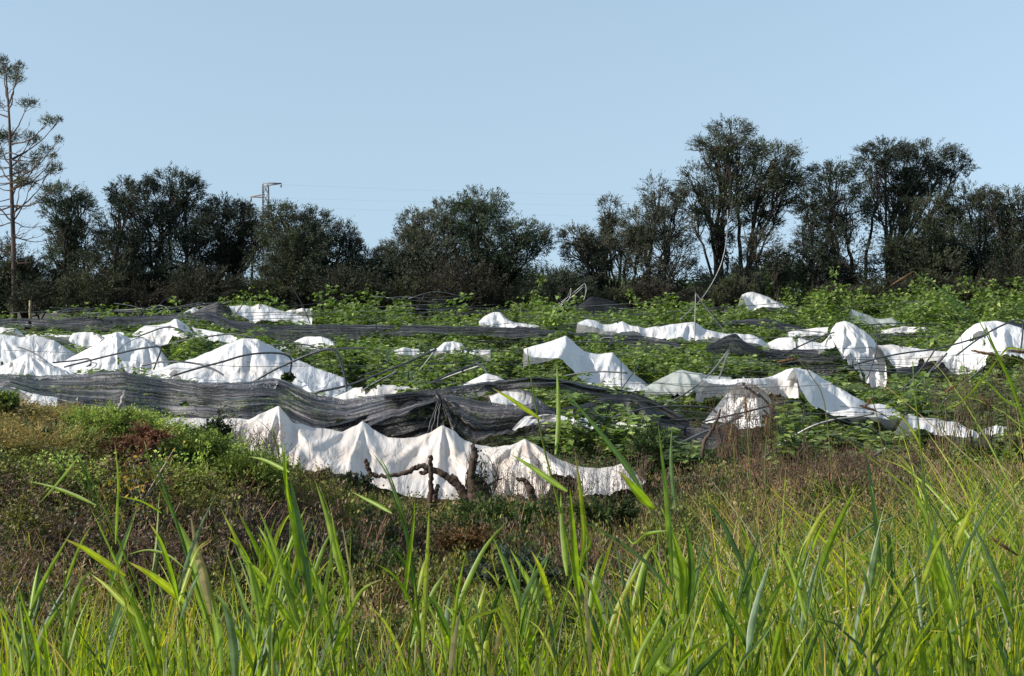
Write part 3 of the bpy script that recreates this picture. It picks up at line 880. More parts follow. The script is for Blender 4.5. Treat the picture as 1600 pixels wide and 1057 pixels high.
# left group of tents behind the big net
film('broad white sheet stretched between peaks at the left edge', [(-40, 528), (-10, 522), (5, 522), (28, 527), (60, 526), (85, 533), (112, 549), (128, 566)],
     [(-40, 590), (0, 592), (30, 592), (60, 592), (90, 592), (110, 592), (120, 590), (130, 588)], 36, 0, peaks=[(5, 522, 26, .12)], seed=11, drop=1.6)
film('small white tent with folds fanning from its tip beside the left edge', [(-20, 580), (12, 568), (42, 552), (70, 564), (96, 577), (114, 588)],
     [(-20, 596), (12, 598), (40, 598), (70, 598), (96, 598), (116, 596)], 33.2, 0, peaks=[(42, 550, 34, .2)], seed=12, drop=1.2, sm=1)
film('white tent with a sharp peak and bluish shaded right side', [(76, 574), (110, 560), (150, 538), (181, 518), (200, 528), (228, 529), (250, 545), (264, 566)],
     [(80, 592), (110, 590), (150, 588), (180, 588), (205, 588), (230, 590), (250, 590), (266, 592)], 34.2, 0, peaks=[(181, 516, 22, .14), (228, 528, 18, .12)], seed=13, drop=1.4, sm=1)
film('rounded crumpled white sheet between the two left tents, farther back', [(108, 530), (114, 521), (135, 519), (152, 519), (160, 528)], [(110, 536), (120, 540), (135, 542), (150, 540), (160, 533)], 42, 1, seed=14, drop=.6)
film('thin white strip lying behind the peaked tent', [(158, 525), (185, 519), (225, 522)], [(160, 531), (190, 532), (225, 530)], 42.5, 1, seed=15, drop=.4)
film('pale white sheet at the far left edge under the long grey net', [(-30, 512), (0, 511), (14, 513), (24, 516), (31, 514), (36, 523)], [(-30, 526), (0, 526), (14, 526), (22, 526), (30, 525), (38, 526)], 45, 1, seed=16, drop=.6)
film('narrow white strip lying low on the plants behind the left tents', [(40, 523), (80, 522), (115, 524)], [(40, 527), (80, 528), (115, 528)], 44, 1, seed=17, drop=.3)
film('humped white sheet with a central knob under a bent hoop', [(203, 524), (225, 510), (252, 508), (266, 503), (274, 498), (284, 502), (298, 514), (312, 524)],
     [(210, 530), (228, 536), (248, 541), (262, 538), (274, 532), (290, 530), (300, 532), (312, 530)], 42, 1, peaks=[(274, 496, 16, .16)], seed=18, drop=1.1, sm=1)
film('narrow white sheet trailing right from the humped one', [(298, 512), (320, 516), (345, 520), (372, 528)], [(306, 522), (322, 530), (348, 534), (374, 533)], 41, 1, seed=19, drop=.5)
film('largest white tent of the left half with a long slope to the right', [(228, 586), (265, 570), (300, 561), (345, 542), (379, 528), (402, 530), (430, 545), (460, 562), (500, 578), (538, 591), (552, 606)],
     [(228, 600), (265, 600), (300, 602), (345, 606), (379, 606), (410, 606), (440, 606), (462, 612), (490, 624), (520, 632), (548, 634)], 32, 0, peaks=[(381, 526, 20, .2)], seed=20, drop=1.8, sm=1)
film('small rounded white sheet behind the right slope of the large tent', [(458, 535), (476, 527), (500, 526), (514, 530), (524, 538)], [(460, 538), (478, 541), (500, 544), (514, 545), (524, 542)], 40, 0, seed=21, drop=.7)
film('low dusty strip of white sheet over the leaves left of the small rounded one', [(388, 538), (420, 540), (450, 542)], [(388, 542), (420, 546), (450, 548)], 38, 1, seed=22, drop=.4)
film('white pointed sheet far back at the left foot of the trees', [(358, 478), (385, 477), (394, 480), (406, 474), (424, 481), (445, 487), (470, 494), (488, 496)],
     [(362, 486), (380, 500), (396, 506), (410, 500), (425, 500), (445, 503), (470, 510), (486, 510)], 57, 0, seed=23, drop=1.4, peaks=[(406, 472, 14, .12)], sm=1)
film('thin white sheet lying behind the far pointed one', [(445, 487), (465, 483), (488, 482)], [(447, 491), (465, 492), (486, 492)], 59, 1, seed=24, drop=.5)
film('tiny white tent beside the tangle of fallen wires', [(284, 491), (295, 484), (304, 480), (316, 486)], [(285, 493), (295, 492), (304, 493), (316, 491)], 57, 0, seed=25, drop=.4)
film('low dusty white sheet just behind the middle of the big net', [(520, 622), (555, 606), (590, 601), (625, 603), (660, 607)], [(520, 634), (555, 636), (590, 634), (625, 630), (660, 626)], 28.6, 1, seed=26, drop=.8)
film('small white sheet half sunk in leaves, left of the pair mid-field', [(616, 549), (630, 543), (648, 545), (662, 546)], [(618, 556), (630, 558), (648, 556), (662, 552)], 39, 1, seed=27, drop=.5)
film('crumpled white sheet poking from leaves near the centre', [(672, 546), (684, 544), (694, 535), (708, 533), (722, 538), (730, 548)], [(672, 550), (686, 550), (696, 551), (708, 553), (722, 552), (730, 550)], 38.5, 0, seed=28, drop=.6, peaks=[(706, 532, 14, .12)])
film('tiny white scrap right of the crumpled central sheet', [(732, 550), (742, 545), (756, 547), (766, 547)], [(733, 555), (744, 556), (756, 555), (766, 553)], 38, 1, seed=29, drop=.4)
film('white pointed sheet beyond the rope-like far net', [(748, 504), (758, 494), (770, 488), (780, 487), (790, 497), (802, 504), (830, 508), (848, 510)], [(750, 512), (760, 512), (772, 512), (782, 510), (792, 512), (805, 512), (830, 512), (848, 514)], 49, 0, seed=30, drop=.9, sm=1)
film('pointed dusty sheet rising just behind the raised net rope', [(706, 608), (730, 598), (748, 589), (760, 583), (778, 588), (792, 596)], [(708, 616), (730, 614), (748, 612), (762, 610), (778, 606), (792, 604)], 27.8, 1, seed=31, drop=.6)
film('smooth white flap sliding out from under the net rope', [(764, 618), (788, 610), (815, 608), (832, 616), (848, 630), (868, 646)], [(770, 636), (785, 640), (808, 641), (826, 643), (845, 646), (866, 650)], 26, 1, seed=32, drop=.8)
film('tan stained strip of sheet beside the net knot', [(706, 632), (730, 626), (766, 617)], [(712, 640), (735, 640), (766, 632)], 26.4, PL_TAN, seed=33, drop=.4)
film('low white sheet showing through gaps right of the net swag', [(820, 652), (850, 648), (900, 650), (950, 658), (1010, 664)], [(800, 668), (850, 666), (900, 668), (950, 678), (1010, 684)], 24.5, 1, seed=34, drop=.6, cover=False, ragged=5)
film('large clean white sheet folded like a diamond in mid-field', [(818, 546), (852, 536), (884, 525), (898, 536), (914, 550), (934, 554), (957, 551), (972, 566), (986, 580), (1012, 600)],
     [(822, 553), (846, 558), (880, 562), (893, 574), (904, 588), (916, 600), (932, 602), (958, 608), (984, 612), (1012, 610)], 33, 0, seed=35, drop=1.7, amp=.045, pleat=1.5, sm=0, ragged=1, tear=.2)
film('long crumpled white sheet in the middle distance right of centre', [(902, 505), (918, 499), (932, 501), (942, 507), (958, 506), (972, 502), (984, 508), (1008, 513), (1036, 509), (1070, 504), (1084, 503), (1102, 514), (1130, 521), (1148, 522)],
     [(906, 508), (920, 512), (934, 512), (945, 518), (960, 521), (975, 520), (990, 521), (1008, 531), (1036, 534), (1060, 530), (1084, 536), (1104, 528), (1130, 528), (1148, 530)], 44, 0, seed=36, drop=1.2, amp=.09, fine=.03, peaks=[(972, 500, 14, .15), (1078, 500, 16, .14)], sm=1)
film('greenish see-through sheet draped over a hoop right of the diamond sheet', [(1010, 604), (1036, 590), (1060, 578), (1075, 579), (1108, 586), (1142, 590)], [(1030, 612), (1046, 616), (1060, 622), (1085, 620), (1112, 616), (1140, 604)], 29, PL_CLEAR, seed=37, drop=1, peaks=[(1062, 576, 18, .2)])
film('bright white sheet thrown over a far hoop below the tallest tree', [(1159, 462), (1166, 458), (1176, 456), (1190, 460), (1208, 469), (1232, 481)], [(1162, 468), (1167, 480), (1174, 486), (1190, 480), (1208, 482), (1230, 487)], 60, 0, seed=38, drop=1.4, amp=.1)
film('thin see-through sheet sagging among the far right plants', [(1331, 484), (1348, 490), (1372, 499), (1394, 497), (1414, 508)], [(1338, 500), (1352, 506), (1372, 510), (1394, 511), (1414, 512)], 52, PL_CLEAR, seed=39, drop=.9)
film('thin strip of white sheet under the far see-through one', [(1378, 516), (1410, 511), (1448, 512)], [(1378, 521), (1410, 519), (1448, 517)], 49, 1, seed=40, drop=.4)
film('long rolled white sheet running left from the draped hump', [(1146, 521), (1172, 523), (1190, 530), (1202, 540)], [(1148, 530), (1170, 534), (1188, 542), (1200, 548)], 41.5, 0, seed=41, drop=.7)
film('rolled white sheet with a rounded fold beside the black net edge', [(1200, 536), (1215, 529), (1238, 526), (1258, 532), (1284, 536), (1298, 522)], [(1204, 544), (1216, 546), (1240, 548), (1262, 548), (1286, 548), (1304, 544)], 40, 0, seed=42, drop=.8, amp=.08)
film('small flat white sheet behind the rolled one', [(1231, 519), (1250, 515), (1268, 514), (1294, 511)], [(1232, 527), (1252, 528), (1270, 524), (1292, 522)], 44, 0, seed=43, drop=.5)
film('tall white draped hump hanging down in torn folds', [(1296, 524), (1304, 506), (1320, 501), (1334, 508), (1350, 518), (1364, 530), (1372, 545), (1380, 562)],
     [(1312, 560), (1322, 574), (1334, 586), (1344, 596), (1356, 600), (1368, 606), (1380, 612), (1384, 600)], 37.5, 0, seed=44, drop=2.0, amp=.12, fine=.035, pleat=5, peaks=[(1318, 500, 20, .16)], ragged=4, sm=1)
film('flat folded white sheet right of the draped hump', [(1370, 540), (1395, 538), (1418, 543), (1446, 546), (1478, 550)], [(1386, 560), (1398, 577), (1420, 575), (1444, 570), (1478, 566)], 36.5, 1, seed=45, drop=1.1, amp=.08, fine=.03)
film('high arched white sheet over a hoop near the right edge', [(1476, 554), (1494, 538), (1510, 520), (1524, 508), (1540, 503), (1562, 502), (1582, 509), (1606, 518), (1650, 524)],
     [(1478, 566), (1500, 584), (1520, 588), (1536, 578), (1548, 560), (1566, 556), (1584, 566), (1606, 580), (1650, 590)], 34, 0, seed=46, drop=1.6, amp=.11, fine=.03, peaks=[(1540, 500, 18, .18)], ragged=3)
film('long rolled white sheet stretched left from the swooping one', [(1096, 592), (1122, 592), (1150, 592), (1180, 592), (1206, 588), (1228, 578), (1243, 575)],
     [(1102, 600), (1122, 602), (1150, 602), (1180, 606), (1206, 618), (1226, 626), (1246, 626)], 26.4, 1, seed=47, drop=.7, amp=.07, sm=1)
film('stained hanging sheet gathered behind dry twigs', [(1146, 602), (1164, 606), (1182, 603), (1196, 612), (1204, 622)], [(1096, 664), (1124, 668), (1150, 674), (1180, 676), (1206, 680)], 26, 1, seed=48, drop=1.0, amp=.08, fine=.03, pleat=6, peaks=[(1178, 602, 22, .2)], ragged=4)
film('swooping white sheet hanging from a hoop in the right half', [(1240, 575), (1262, 578), (1278, 586), (1296, 598), (1318, 610), (1340, 622), (1360, 634), (1376, 632), (1392, 636), (1412, 648)],
     [(1244, 585), (1250, 604), (1260, 622), (1274, 640), (1296, 656), (1322, 654), (1346, 650), (1366, 650), (1388, 652), (1410, 654)], 25.6, 0, seed=49, drop=1.0, amp=.06, fine=.022, sm=2, peaks=[(1240, 572, 12, .12)], ragged=1)
film('torn low scrap of white sheet among leaves near the right edge', [(1420, 648), (1436, 652), (1456, 653), (1480, 658), (1496, 659), (1522, 676)], [(1420, 664), (1432, 674), (1454, 682), (1478, 684), (1496, 684), (1522, 690)], 22, 1, seed=50, drop=.7, amp=.08, fine=.03, ragged=4)
film('small white scrap on the leaves at the right edge', [(1540, 668), (1556, 664), (1580, 670)], [(1540, 678), (1558, 682), (1580, 680)], 21, 1, seed=51, drop=.4, ragged=3)
# sheets nearest the camera
film('long dirty white sheet with three peaks across the front of the field', [(235, 652), (300, 654), (350, 655), (388, 656), (412, 645), (434, 635), (444, 648), (458, 661), (490, 671), (535, 676), (550, 669), (566, 660), (582, 672), (606, 685), (650, 687), (670, 678), (691, 667), (708, 676), (724, 690), (742, 695), (768, 698)],
     [(235, 672), (300, 682), (345, 700), (380, 716), (408, 722), (430, 734), (452, 740), (475, 742), (520, 744), (545, 746), (562, 752), (580, 760), (606, 768), (640, 776), (665, 780), (688, 782), (706, 782), (724, 782), (740, 782), (755, 782), (770, 782)],
     20.8, 2, seed=60, drop=2.4, amp=.12, fine=.026, pleat=2.2, peaks=[(434, 632, 26, .22), (566, 657, 20, .2), (691, 664, 22, .2)], sm=1, back=.7)
film('dirty white sheet with a rounded peak right of the dead stump', [(744, 702), (770, 700), (796, 696), (820, 686), (842, 698), (868, 714), (900, 728), (932, 731), (958, 728), (974, 721), (988, 733), (1006, 748)],
     [(748, 776), (772, 780), (796, 782), (820, 784), (844, 784), (868, 784), (900, 780), (930, 776), (956, 772), (975, 768), (990, 764), (1008, 760)], 20.4, 2, seed=61, drop=2.0, amp=.1, fine=.03, pleat=6, peaks=[(820, 684, 26, .2)], sm=1, back=.7, ragged=4)
film('white sheet edge peeking under the net at the left above the mound', [(-20, 600), (15, 606), (45, 614), (90, 622)], [(-20, 620), (15, 628), (45, 634), (90, 636)], 25.2, 0, seed=62, drop=.5)

# black nets
net('huge grey-black net sweeping across the left front of the field', [(-40, 586), (20, 586), (60, 588), (130, 585), (185, 579), (215, 585), (260, 592), (320, 598), (380, 597), (425, 591), (448, 596), (470, 608), (495, 618), (540, 625), (600, 616), (650, 612), (688, 617)],
    [(-40, 604), (10, 610), (50, 624), (120, 638), (180, 646), (220, 650), (270, 654), (330, 656), (390, 655), (425, 654), (450, 664), (490, 682), (520, 684), (560, 676), (610, 655), (650, 640), (688, 628)], 27, NET, seed=70, drop=1.8, amp=.06, fine=.012, back=.5, tear=.6)
net('dark net panel hanging in diagonal folds left of the knot', [(470, 672), (500, 664), (540, 656), (580, 646), (620, 634), (655, 622), (688, 618)],
    [(500, 712), (530, 712), (570, 712), (600, 712), (635, 708), (665, 704), (700, 702)], 25.9, NET_DK, seed=87, drop=.9, amp=.10, fine=.02, back=.3, peaks=[(688, 616, 24, .2)])
net('twisted black net rope raised over the middle of the field', [(600, 618), (650, 611), (700, 604), (760, 597), (830, 589), (866, 591), (900, 597), (940, 606), (980, 611), (1010, 620), (1040, 636), (1076, 656)],
    [(600, 624), (650, 622), (700, 619), (760, 613), (830, 606), (866, 606), (900, 613), (940, 624), (970, 634), (1000, 646), (1040, 664), (1078, 690)], 26.3, NET_DK, seed=71, drop=.5, amp=.06, fine=.015, back=.35)
net('black net fanning out in a swag from the knot', [(690, 618), (700, 619), (722, 623), (750, 628), (790, 632), (815, 634), (840, 628), (868, 640)], [(690, 626), (697, 652), (712, 684), (736, 700), (770, 694), (800, 682), (826, 668), (866, 656)], 25.2, NET, seed=72, drop=1.3, amp=.13, fine=.025, peaks=[(688, 616, 30, .22)], back=.3, ragged=5)
net('black net strip standing in for the dark hollow behind the tall reed leaves', [(850, 640), (900, 634), (950, 618), (985, 618), (1020, 640), (1075, 660)], [(850, 648), (900, 646), (940, 644), (985, 654), (1020, 668), (1078, 692)], 25.6, NET_DK, seed=73, drop=.5, back=.3, cover=False)  # black strip also stands in for the shade of the hollow here
net('dark flat net under the central rope at the right', [(880, 648), (930, 650), (980, 652), (1030, 660), (1082, 668)], [(890, 660), (930, 664), (980, 668), (1030, 690), (1084, 700)], 24.8, NET_DK, seed=74, drop=.4, back=.4, cover=False)
net('grey net bundle beside the pale bent pipe in the right half', [(1072, 668), (1092, 662), (1112, 664), (1134, 674)], [(1074, 690), (1092, 698), (1112, 702), (1134, 696)], 23.4, NET_DK, seed=75, drop=.5, back=.4)
net('long grey net laid flat along the far left rows', [(-40, 499), (30, 498), (90, 499), (130, 495), (200, 495), (262, 492), (318, 487), (338, 488)], [(-40, 514), (30, 514), (90, 515), (130, 516), (200, 510), (262, 504), (318, 500), (338, 500)], 51, NET_FAR, seed=76, drop=.8, back=.5)
net('grey net fanning down and right from the wire tangle', [(318, 486), (336, 490), (360, 500), (400, 506), (440, 508), (480, 508), (530, 508), (560, 510)], [(322, 500), (345, 512), (372, 520), (402, 529), (440, 536), (480, 536), (520, 532), (562, 534)], 47.5, NET_FAR, seed=77, drop=1.1, back=.5)
net('long rope of grey net lying straight across mid-field', [(520, 508), (600, 508), (660, 508), (720, 510), (780, 512), (830, 513), (880, 517)], [(520, 522), (600, 526), (660, 526), (720, 526), (780, 530), (830, 529), (880, 524)], 46, NET_FAR, seed=78, drop=.6, back=.4)
net('grey net strip below the long crumpled white sheet', [(886, 519), (920, 522), (960, 524), (1000, 524), (1036, 530), (1064, 538)], [(900, 524), (930, 532), (964, 538), (1000, 543), (1036, 546), (1066, 546)], 42, NET_FAR, seed=79, drop=.6, back=.4)
net('black folded net corner standing up in the right half', [(1082, 549), (1104, 541), (1124, 530), (1138, 523), (1150, 522), (1162, 533), (1184, 544), (1218, 546)], [(1086, 552), (1104, 553), (1124, 554), (1138, 552), (1152, 552), (1166, 554), (1186, 562), (1218, 566)], 39, NET_DK, seed=80, drop=.5, back=.4, sm=1)
net('low heap of grey net under the rolled white sheet', [(1190, 548), (1220, 548), (1250, 546), (1280, 548), (1308, 556)], [(1200, 562), (1226, 570), (1252, 580), (1282, 586), (1310, 584)], 37.6, NET_FAR, seed=81, drop=.9, amp=.09, back=.4, ragged=4)
net('thin grey net arched over the far right-middle rows', [(1104, 504), (1140, 502), (1176, 498), (1204, 499), (1230, 506), (1262, 514)], [(1110, 508), (1140, 507), (1176, 508), (1204, 514), (1232, 516), (1262, 518)], 50, NET_FAR, seed=82, drop=.6, back=.5)
net('dark net heap draped over fallen poles before the trees', [(900, 482), (914, 470), (926, 463), (942, 466), (964, 474), (990, 484)], [(896, 492), (914, 492), (926, 494), (942, 494), (964, 492), (992, 490)], 62.5, NET_DK, seed=83, drop=1.0, back=.8, sm=1)
net('dark net scrap under the flat folded white sheet', [(1396, 576), (1430, 570), (1466, 562), (1494, 572)], [(1404, 584), (1432, 588), (1468, 588), (1498, 590)], 35.6, NET_DK, seed=84, drop=.5, back=.3)
net('black net spilling behind the arched sheet at the right edge', [(1555, 508), (1580, 504), (1610, 506), (1650, 508)], [(1570, 514), (1590, 518), (1612, 522), (1650, 524)], 37, NET_FAR, seed=85, drop=.4, back=.4)
net('small tangle of dark net and wire ends by the tiny white tent', [(300, 490), (318, 479), (340, 472), (356, 478), (366, 496)], [(304, 498), (320, 500), (340, 502), (356, 502), (368, 504)], 56, NET_DK, seed=86, drop=.5, back=.5)

# folds of net bunched and tied at the knot
knot = thing('net_knot', 'tied knot of black net with bunched folds hanging in the middle', 'net knot', tuple(P(688, 622, 24.9)), NG)
for k, (ex, ey) in enumerate(((664, 700), (671, 694), (681, 698), (712, 690))):
    mb = MB()
    a = P(688 + (k % 3), 620, 24.85); e = P(ex, ey, 24.4)
    c = spline([a, a + (e - a) * .5 + np.array([.10 * (ex - 688) / 60, 0, -.05]), e], 14)
    W = c + .006 * rng.normal(size=c.shape)
    tube(mb, W, np.linspace(.018, .032, 14) * rng.uniform(.6, 1.1), 7)
    mb.build('bunched_fold', NET if k % 2 else NET_DK, knot, smooth=True)
mb = MB()
tube(mb, [P(682, 612, 24.95), P(684, 620, 24.85), P(689, 628, 24.8), P(692, 634, 24.8)], [.02, .045, .04, .02], 9)
mb.build('knot', NET_DK, knot, smooth=True)

# ------------------------------------------------------------------ bent hoops, poles, wires
PG = 'bent tunnel hoops and poles'
PIPES = [  # label, px path, depth, radius, pale?
    ('long dark hoop bent down at its right end before the peaked tent', [(100, 574), (135, 565), (175, 555), (220, 545), (249, 542), (251, 548), (246, 562), (240, 578)], 32.8, .024, 0),
    ('short dark hoop with a hooked end at the foot of the peaked tent', [(82, 567), (115, 564), (136, 561), (142, 565), (141, 576)], 33, .020, 0),
    ('dark rail rising left to right behind the large tent', [(252, 541), (300, 530), (350, 523), (370, 523), (402, 529)], 36, .024, 0),
    ('arched hoop standing over the humped sheet', [(216, 526), (235, 519), (252, 513), (270, 512), (288, 520), (300, 534), (304, 552)], 39.8, .024, 0),
    ('flattened hoop curving down before the left foot of the large tent', [(222, 572), (250, 566), (287, 566), (320, 572), (342, 582), (356, 596)], 31, .024, 0),
    ('long hoop crossing the face of the large tent', [(268, 588), (312, 575), (350, 565), (380, 556), (412, 552), (440, 553), (454, 560), (455, 572), (452, 588)], 30.4, .025, 0),
    ('thick dark hoop rising from the net and bending down again mid-left', [(396, 597), (425, 580), (455, 566), (490, 552), (515, 546), (526, 552), (535, 575), (541, 600), (541, 622)], 29, .028, 0),
    ('thin curved pipe over the leaves behind the large tent slope', [(422, 540), (450, 538), (478, 539), (500, 545), (530, 545), (575, 544)], 35, .020, 0),
    ('long straight dark pole leaning right out of the big net', [(492, 614), (545, 602), (598, 582), (645, 563), (682, 546)], 29.5, .026, 0),
    ('second leaning pole parallel below the long straight one', [(550, 621), (587, 598), (622, 580)], 29, .022, 0),
    ('pale thin pole leaning steeply near the tip of the long pole', [(632, 606), (655, 580), (680, 548)], 30, .020, 1),
    ('low dark pole rising right toward the raised net rope', [(655, 609), (700, 586), (752, 566)], 28.6, .026, 0),
    ('pale pole lying along the low dark one', [(664, 604), (708, 586), (752, 571)], 28.9, .018, 1),
    ('bent hoop end hooking down behind the net rope', [(744, 568), (755, 573), (761, 584), (764, 598)], 28.4, .022, 0),
    ('thin dark whip pole standing before the far left bushes', [(455, 446), (464, 462), (474, 480), (485, 507)], 55, .022, 0),
    ('short upright dark stake behind the knot of the net', [(638, 580), (637, 610)], 28.6, .022, 0),
    ('curved pipe over the diamond sheet', [(880, 588), (910, 583), (940, 581), (980, 583)], 30.8, .020, 0),
    ('pale hoop bent into a V beside the see-through sheet', [(1038, 634), (1074, 613), (1108, 585), (1126, 564), (1139, 547), (1134, 562), (1127, 582), (1118, 608)], 27, .020, 1),
    ('short upright rod in front of the diamond sheet', [(970, 560), (971, 608)], 30.8, .014, 0),
    ('thin slanting rod crossing the short upright one', [(998, 572), (971, 608)], 30.6, .014, 0),
    ('tall pale upright pole before the long crumpled sheet', [(1087, 457), (1086, 500), (1085, 534)], 40, .017, 1),
    ('very tall pale whip pole curving up against the tallest tree', [(1062, 500), (1082, 482), (1098, 465), (1112, 444), (1124, 420), (1131, 398), (1135, 375), (1137, 350), (1137, 328)], 44, .018, 1),
    ('thin dark rod slanting down right from the tall upright pole', [(1088, 459), (1107, 486), (1136, 522)], 42, .016, 0),
    ('small dark hoop by the left end of the grey net strip', [(895, 536), (925, 531), (956, 528), (956, 536), (940, 553)], 38, .024, 0),
    ('pale far pole propped over the dark net heap', [(862, 482), (886, 466), (908, 448), (914, 444), (916, 455), (912, 470)], 60, .022, 1),
    ('second pale far pole leaning beside the net heap', [(878, 484), (890, 466), (892, 451), (886, 466), (872, 480)], 60.5, .02, 1),
    ('third pale far pole crossing the net heap poles', [(872, 482), (896, 462), (912, 448)], 60.8, .018, 1),
    ('long dark pipe lying across leaves behind the reed leaves', [(925, 662), (965, 650), (1010, 638), (1060, 635), (1106, 637), (1120, 645)], 23.6, .018, 0),
    ('pale pipe end sticking up left from the grey net bundle', [(1050, 700), (1090, 680), (1130, 664), (1160, 650)], 22.6, .024, 1),
    ('long pale curved pipe in front of the swooping sheet', [(1188, 720), (1212, 700), (1240, 682), (1270, 666), (1303, 656), (1334, 652), (1366, 646)], 21.4, .022, 1),
    ('dark hoop bending down before the hanging stained sheet', [(1098, 660), (1130, 652), (1162, 645), (1200, 635), (1234, 628), (1252, 629), (1257, 640), (1252, 658), (1242, 678)], 23.4, .018, 0),
    ('white curved tube end beside the stained sheet', [(1184, 614), (1196, 626), (1207, 640), (1211, 652), (1206, 658)], 24, .024, 1),
    ('long dark pole leaning right across the gap below the arched sheet', [(1376, 656), (1402, 638), (1430, 608), (1456, 578), (1480, 552)], 27, .022, 0),
    ('long dark rail over the draped hump rising right', [(1319, 575), (1350, 566), (1381, 558), (1420, 551), (1460, 546), (1500, 536), (1546, 522)], 31.5, .022, 0),
    ('bent upright rod in front of the draped hump', [(1368, 510), (1370, 530), (1369, 550), (1362, 572), (1355, 592)], 34, .022, 0),
    ('dark pipe curving up over the top of the draped hump', [(1222, 556), (1248, 542), (1275, 530), (1302, 520), (1332, 510)], 37, .022, 0),
    ('thin dark pole leaning beside the long leaning one', [(1371, 652), (1400, 618), (1430, 588), (1452, 560), (1461, 546)], 27.6, .018, 0),
    ('straight dark pole leaning toward the right edge grass', [(1440, 662), (1470, 632), (1500, 605), (1540, 572)], 24, .020, 0),
    ('hoop arched over the high sheet at the right edge', [(1494, 556), (1520, 536), (1546, 519), (1572, 506), (1590, 500), (1598, 506), (1597, 530), (1594, 552)], 32, .024, 0),
    ('small hoop end curling down by the far bright sheet', [(1218, 498), (1220, 488), (1226, 481), (1236, 478)], 52, .026, 0),
    ('short white scrap of pipe on the dry weeds', [(1366, 712), (1384, 701)], 19.5, .022, 1),
    ('thin dark hoop dipping into the weeds below the swooping sheet', [(1290, 650), (1330, 662), (1362, 672), (1380, 690), (1384, 722)], 21, .014, 0),
    ('dark curved pipe over the right see-through far sheet', [(1300, 521), (1340, 510), (1400, 506), (1470, 508)], 44, .020, 0),
    ('dark pole lying level across the right mid-field', [(1324, 578), (1370, 580), (1420, 584), (1470, 590)], 30.5, .018, 0),
    ('slanting pole crossing the far left white pointed sheet', [(360, 500), (372, 486), (384, 470)], 55.5, .022, 0),
    ('forked thin rod over the leaves near the centre', [(610, 548), (602, 560), (606, 566), (596, 572)], 33, .016, 0),
    ('long dark hoop sweeping low through the centre leaves', [(560, 590), (600, 576), (640, 572), (700, 568), (748, 562)], 31.8, .018, 0),
    ('dark rod propped beneath the net rope', [(812, 592), (800, 612), (785, 640), (778, 655)], 26, .018, 0),
    ('pale rods tied in a point by the left edge tent', [(28, 543), (40, 546), (60, 556), (74, 566)], 33, .018, 0),
    ('thin bare hoop over the peaked tent', [(178, 560), (190, 543), (206, 532), (222, 528), (232, 536)], 33, .010, 0),
]
for i, (lab, pts, d, r, pale) in enumerate(PIPES):
    mb = MB()
    c = spline(pts, max(8, len(pts) * 5))
    rg = np.random.default_rng(500 + i)
    W = P(c[:, 0], c[:, 1], d + rg.uniform(-.5, .5) * np.linspace(-1, 1, len(c)))
    tube(mb, W, r * .85, 8)
    tag(mb.build('tunnel_hoop' if len(pts) > 3 else 'tunnel_pole', M_PIPEL if pale else M_PIPE, smooth=True), lab, 'pipe', PG)

NTH = ['first', 'second', 'third', 'fourth', 'fifth', 'sixth', 'seventh', 'eighth', 'ninth', 'tenth'] + ['%dth' % k for k in range(11, 60)]
# slack wires strung over the rows
rg = np.random.default_rng(41)
WIRES = []
for k in range(120):
    x0 = rg.uniform(-40, 1450); ln = rg.uniform(120, 460)
    y0 = rg.choice([rg.uniform(478, 520), rg.uniform(520, 600), rg.uniform(600, 660)], p=[.45, .4, .15])
    if x0 < 500 and y0 > 575: y0 = rg.uniform(478, 500)
    if y0 > 600: x0 = rg.uniform(850, 1450)
    WIRES.append((x0, y0, ln))
_wc = {}
for (x0, y0, ln) in sorted(WIRES, key=lambda w: w[1]):
    hz = 0.9 + 0.3 * rg.random()
    d = min(61.0, (CAMZ - hz) * F / (y0 - 410))
    y1 = y0 + rg.uniform(-.06, .06) * ln
    mx = [x0 + ln * f for f in (0, .3, .6, 1)]
    my = [y0, y0 + (y1 - y0) * .3 + rg.uniform(0, 8), y0 + (y1 - y0) * .6 + rg.uniform(-2, 8), y1]
    c = spline(np.stack([mx, my], -1), 26)
    mb = MB()
    tube(mb, P(c[:, 0], c[:, 1], np.linspace(d, d * rg.uniform(.98, 1.03), 26)), (0.005 + 0.006 * rg.random()) * d / 48, 4)
    zone = 'far' if d > 46 else 'middle' if d > 32 else 'near right'
    side = 'left' if x0 + ln / 2 < 530 else 'central' if x0 + ln / 2 < 1070 else 'right'
    zs = 'near right' if zone == 'near right' else zone + ' ' + side
    _wc[zs] = _wc.get(zs, 0) + 1
    tag(mb.build('slack_wire', M_WIRE if _wc[zs] % 3 else M_PIPEL), 'thin slack wire, %s from the top over the %s crop rows' % (NTH[_wc[zs] - 1], zs), 'wire', 'slack wires over the %s rows' % zs)
# tangle of thin ends at the far left and wire fans at the far edge
for (x0, y0, x1, y1, n, lab) in ((305, 470, 365, 500, 14, 'far left tangle by the tiny tent'), (130, 472, 300, 492, 12, 'far left gap behind the long grey net'), (60, 484, 180, 494, 8, 'far left corner before the pine'), (600, 462, 720, 486, 9, 'far edge before the central clump'), (1390, 470, 1590, 486, 8, 'far right rows')):
    xs_ = np.sort(rg.uniform(x0, x1, n))
    for k in range(n):
        a = P(xs_[k], rg.uniform(y0, y1), 58); b = P(rg.uniform(x0 - 20, x1 + 30), rg.uniform(y0, y1 + 4), 58.6)
        mb = MB(); tube(mb, spline([a, (a + b) / 2 + np.array([0, 0, rg.uniform(-.1, .25)]), b], 8), 0.014, 4)
        tag(mb.build('broken_rod', M_PIPEL if k % 3 == 0 else M_WIRE), NTH[k] + ' broken rod from the left in the ' + lab, 'rod', 'broken rods in the ' + lab)

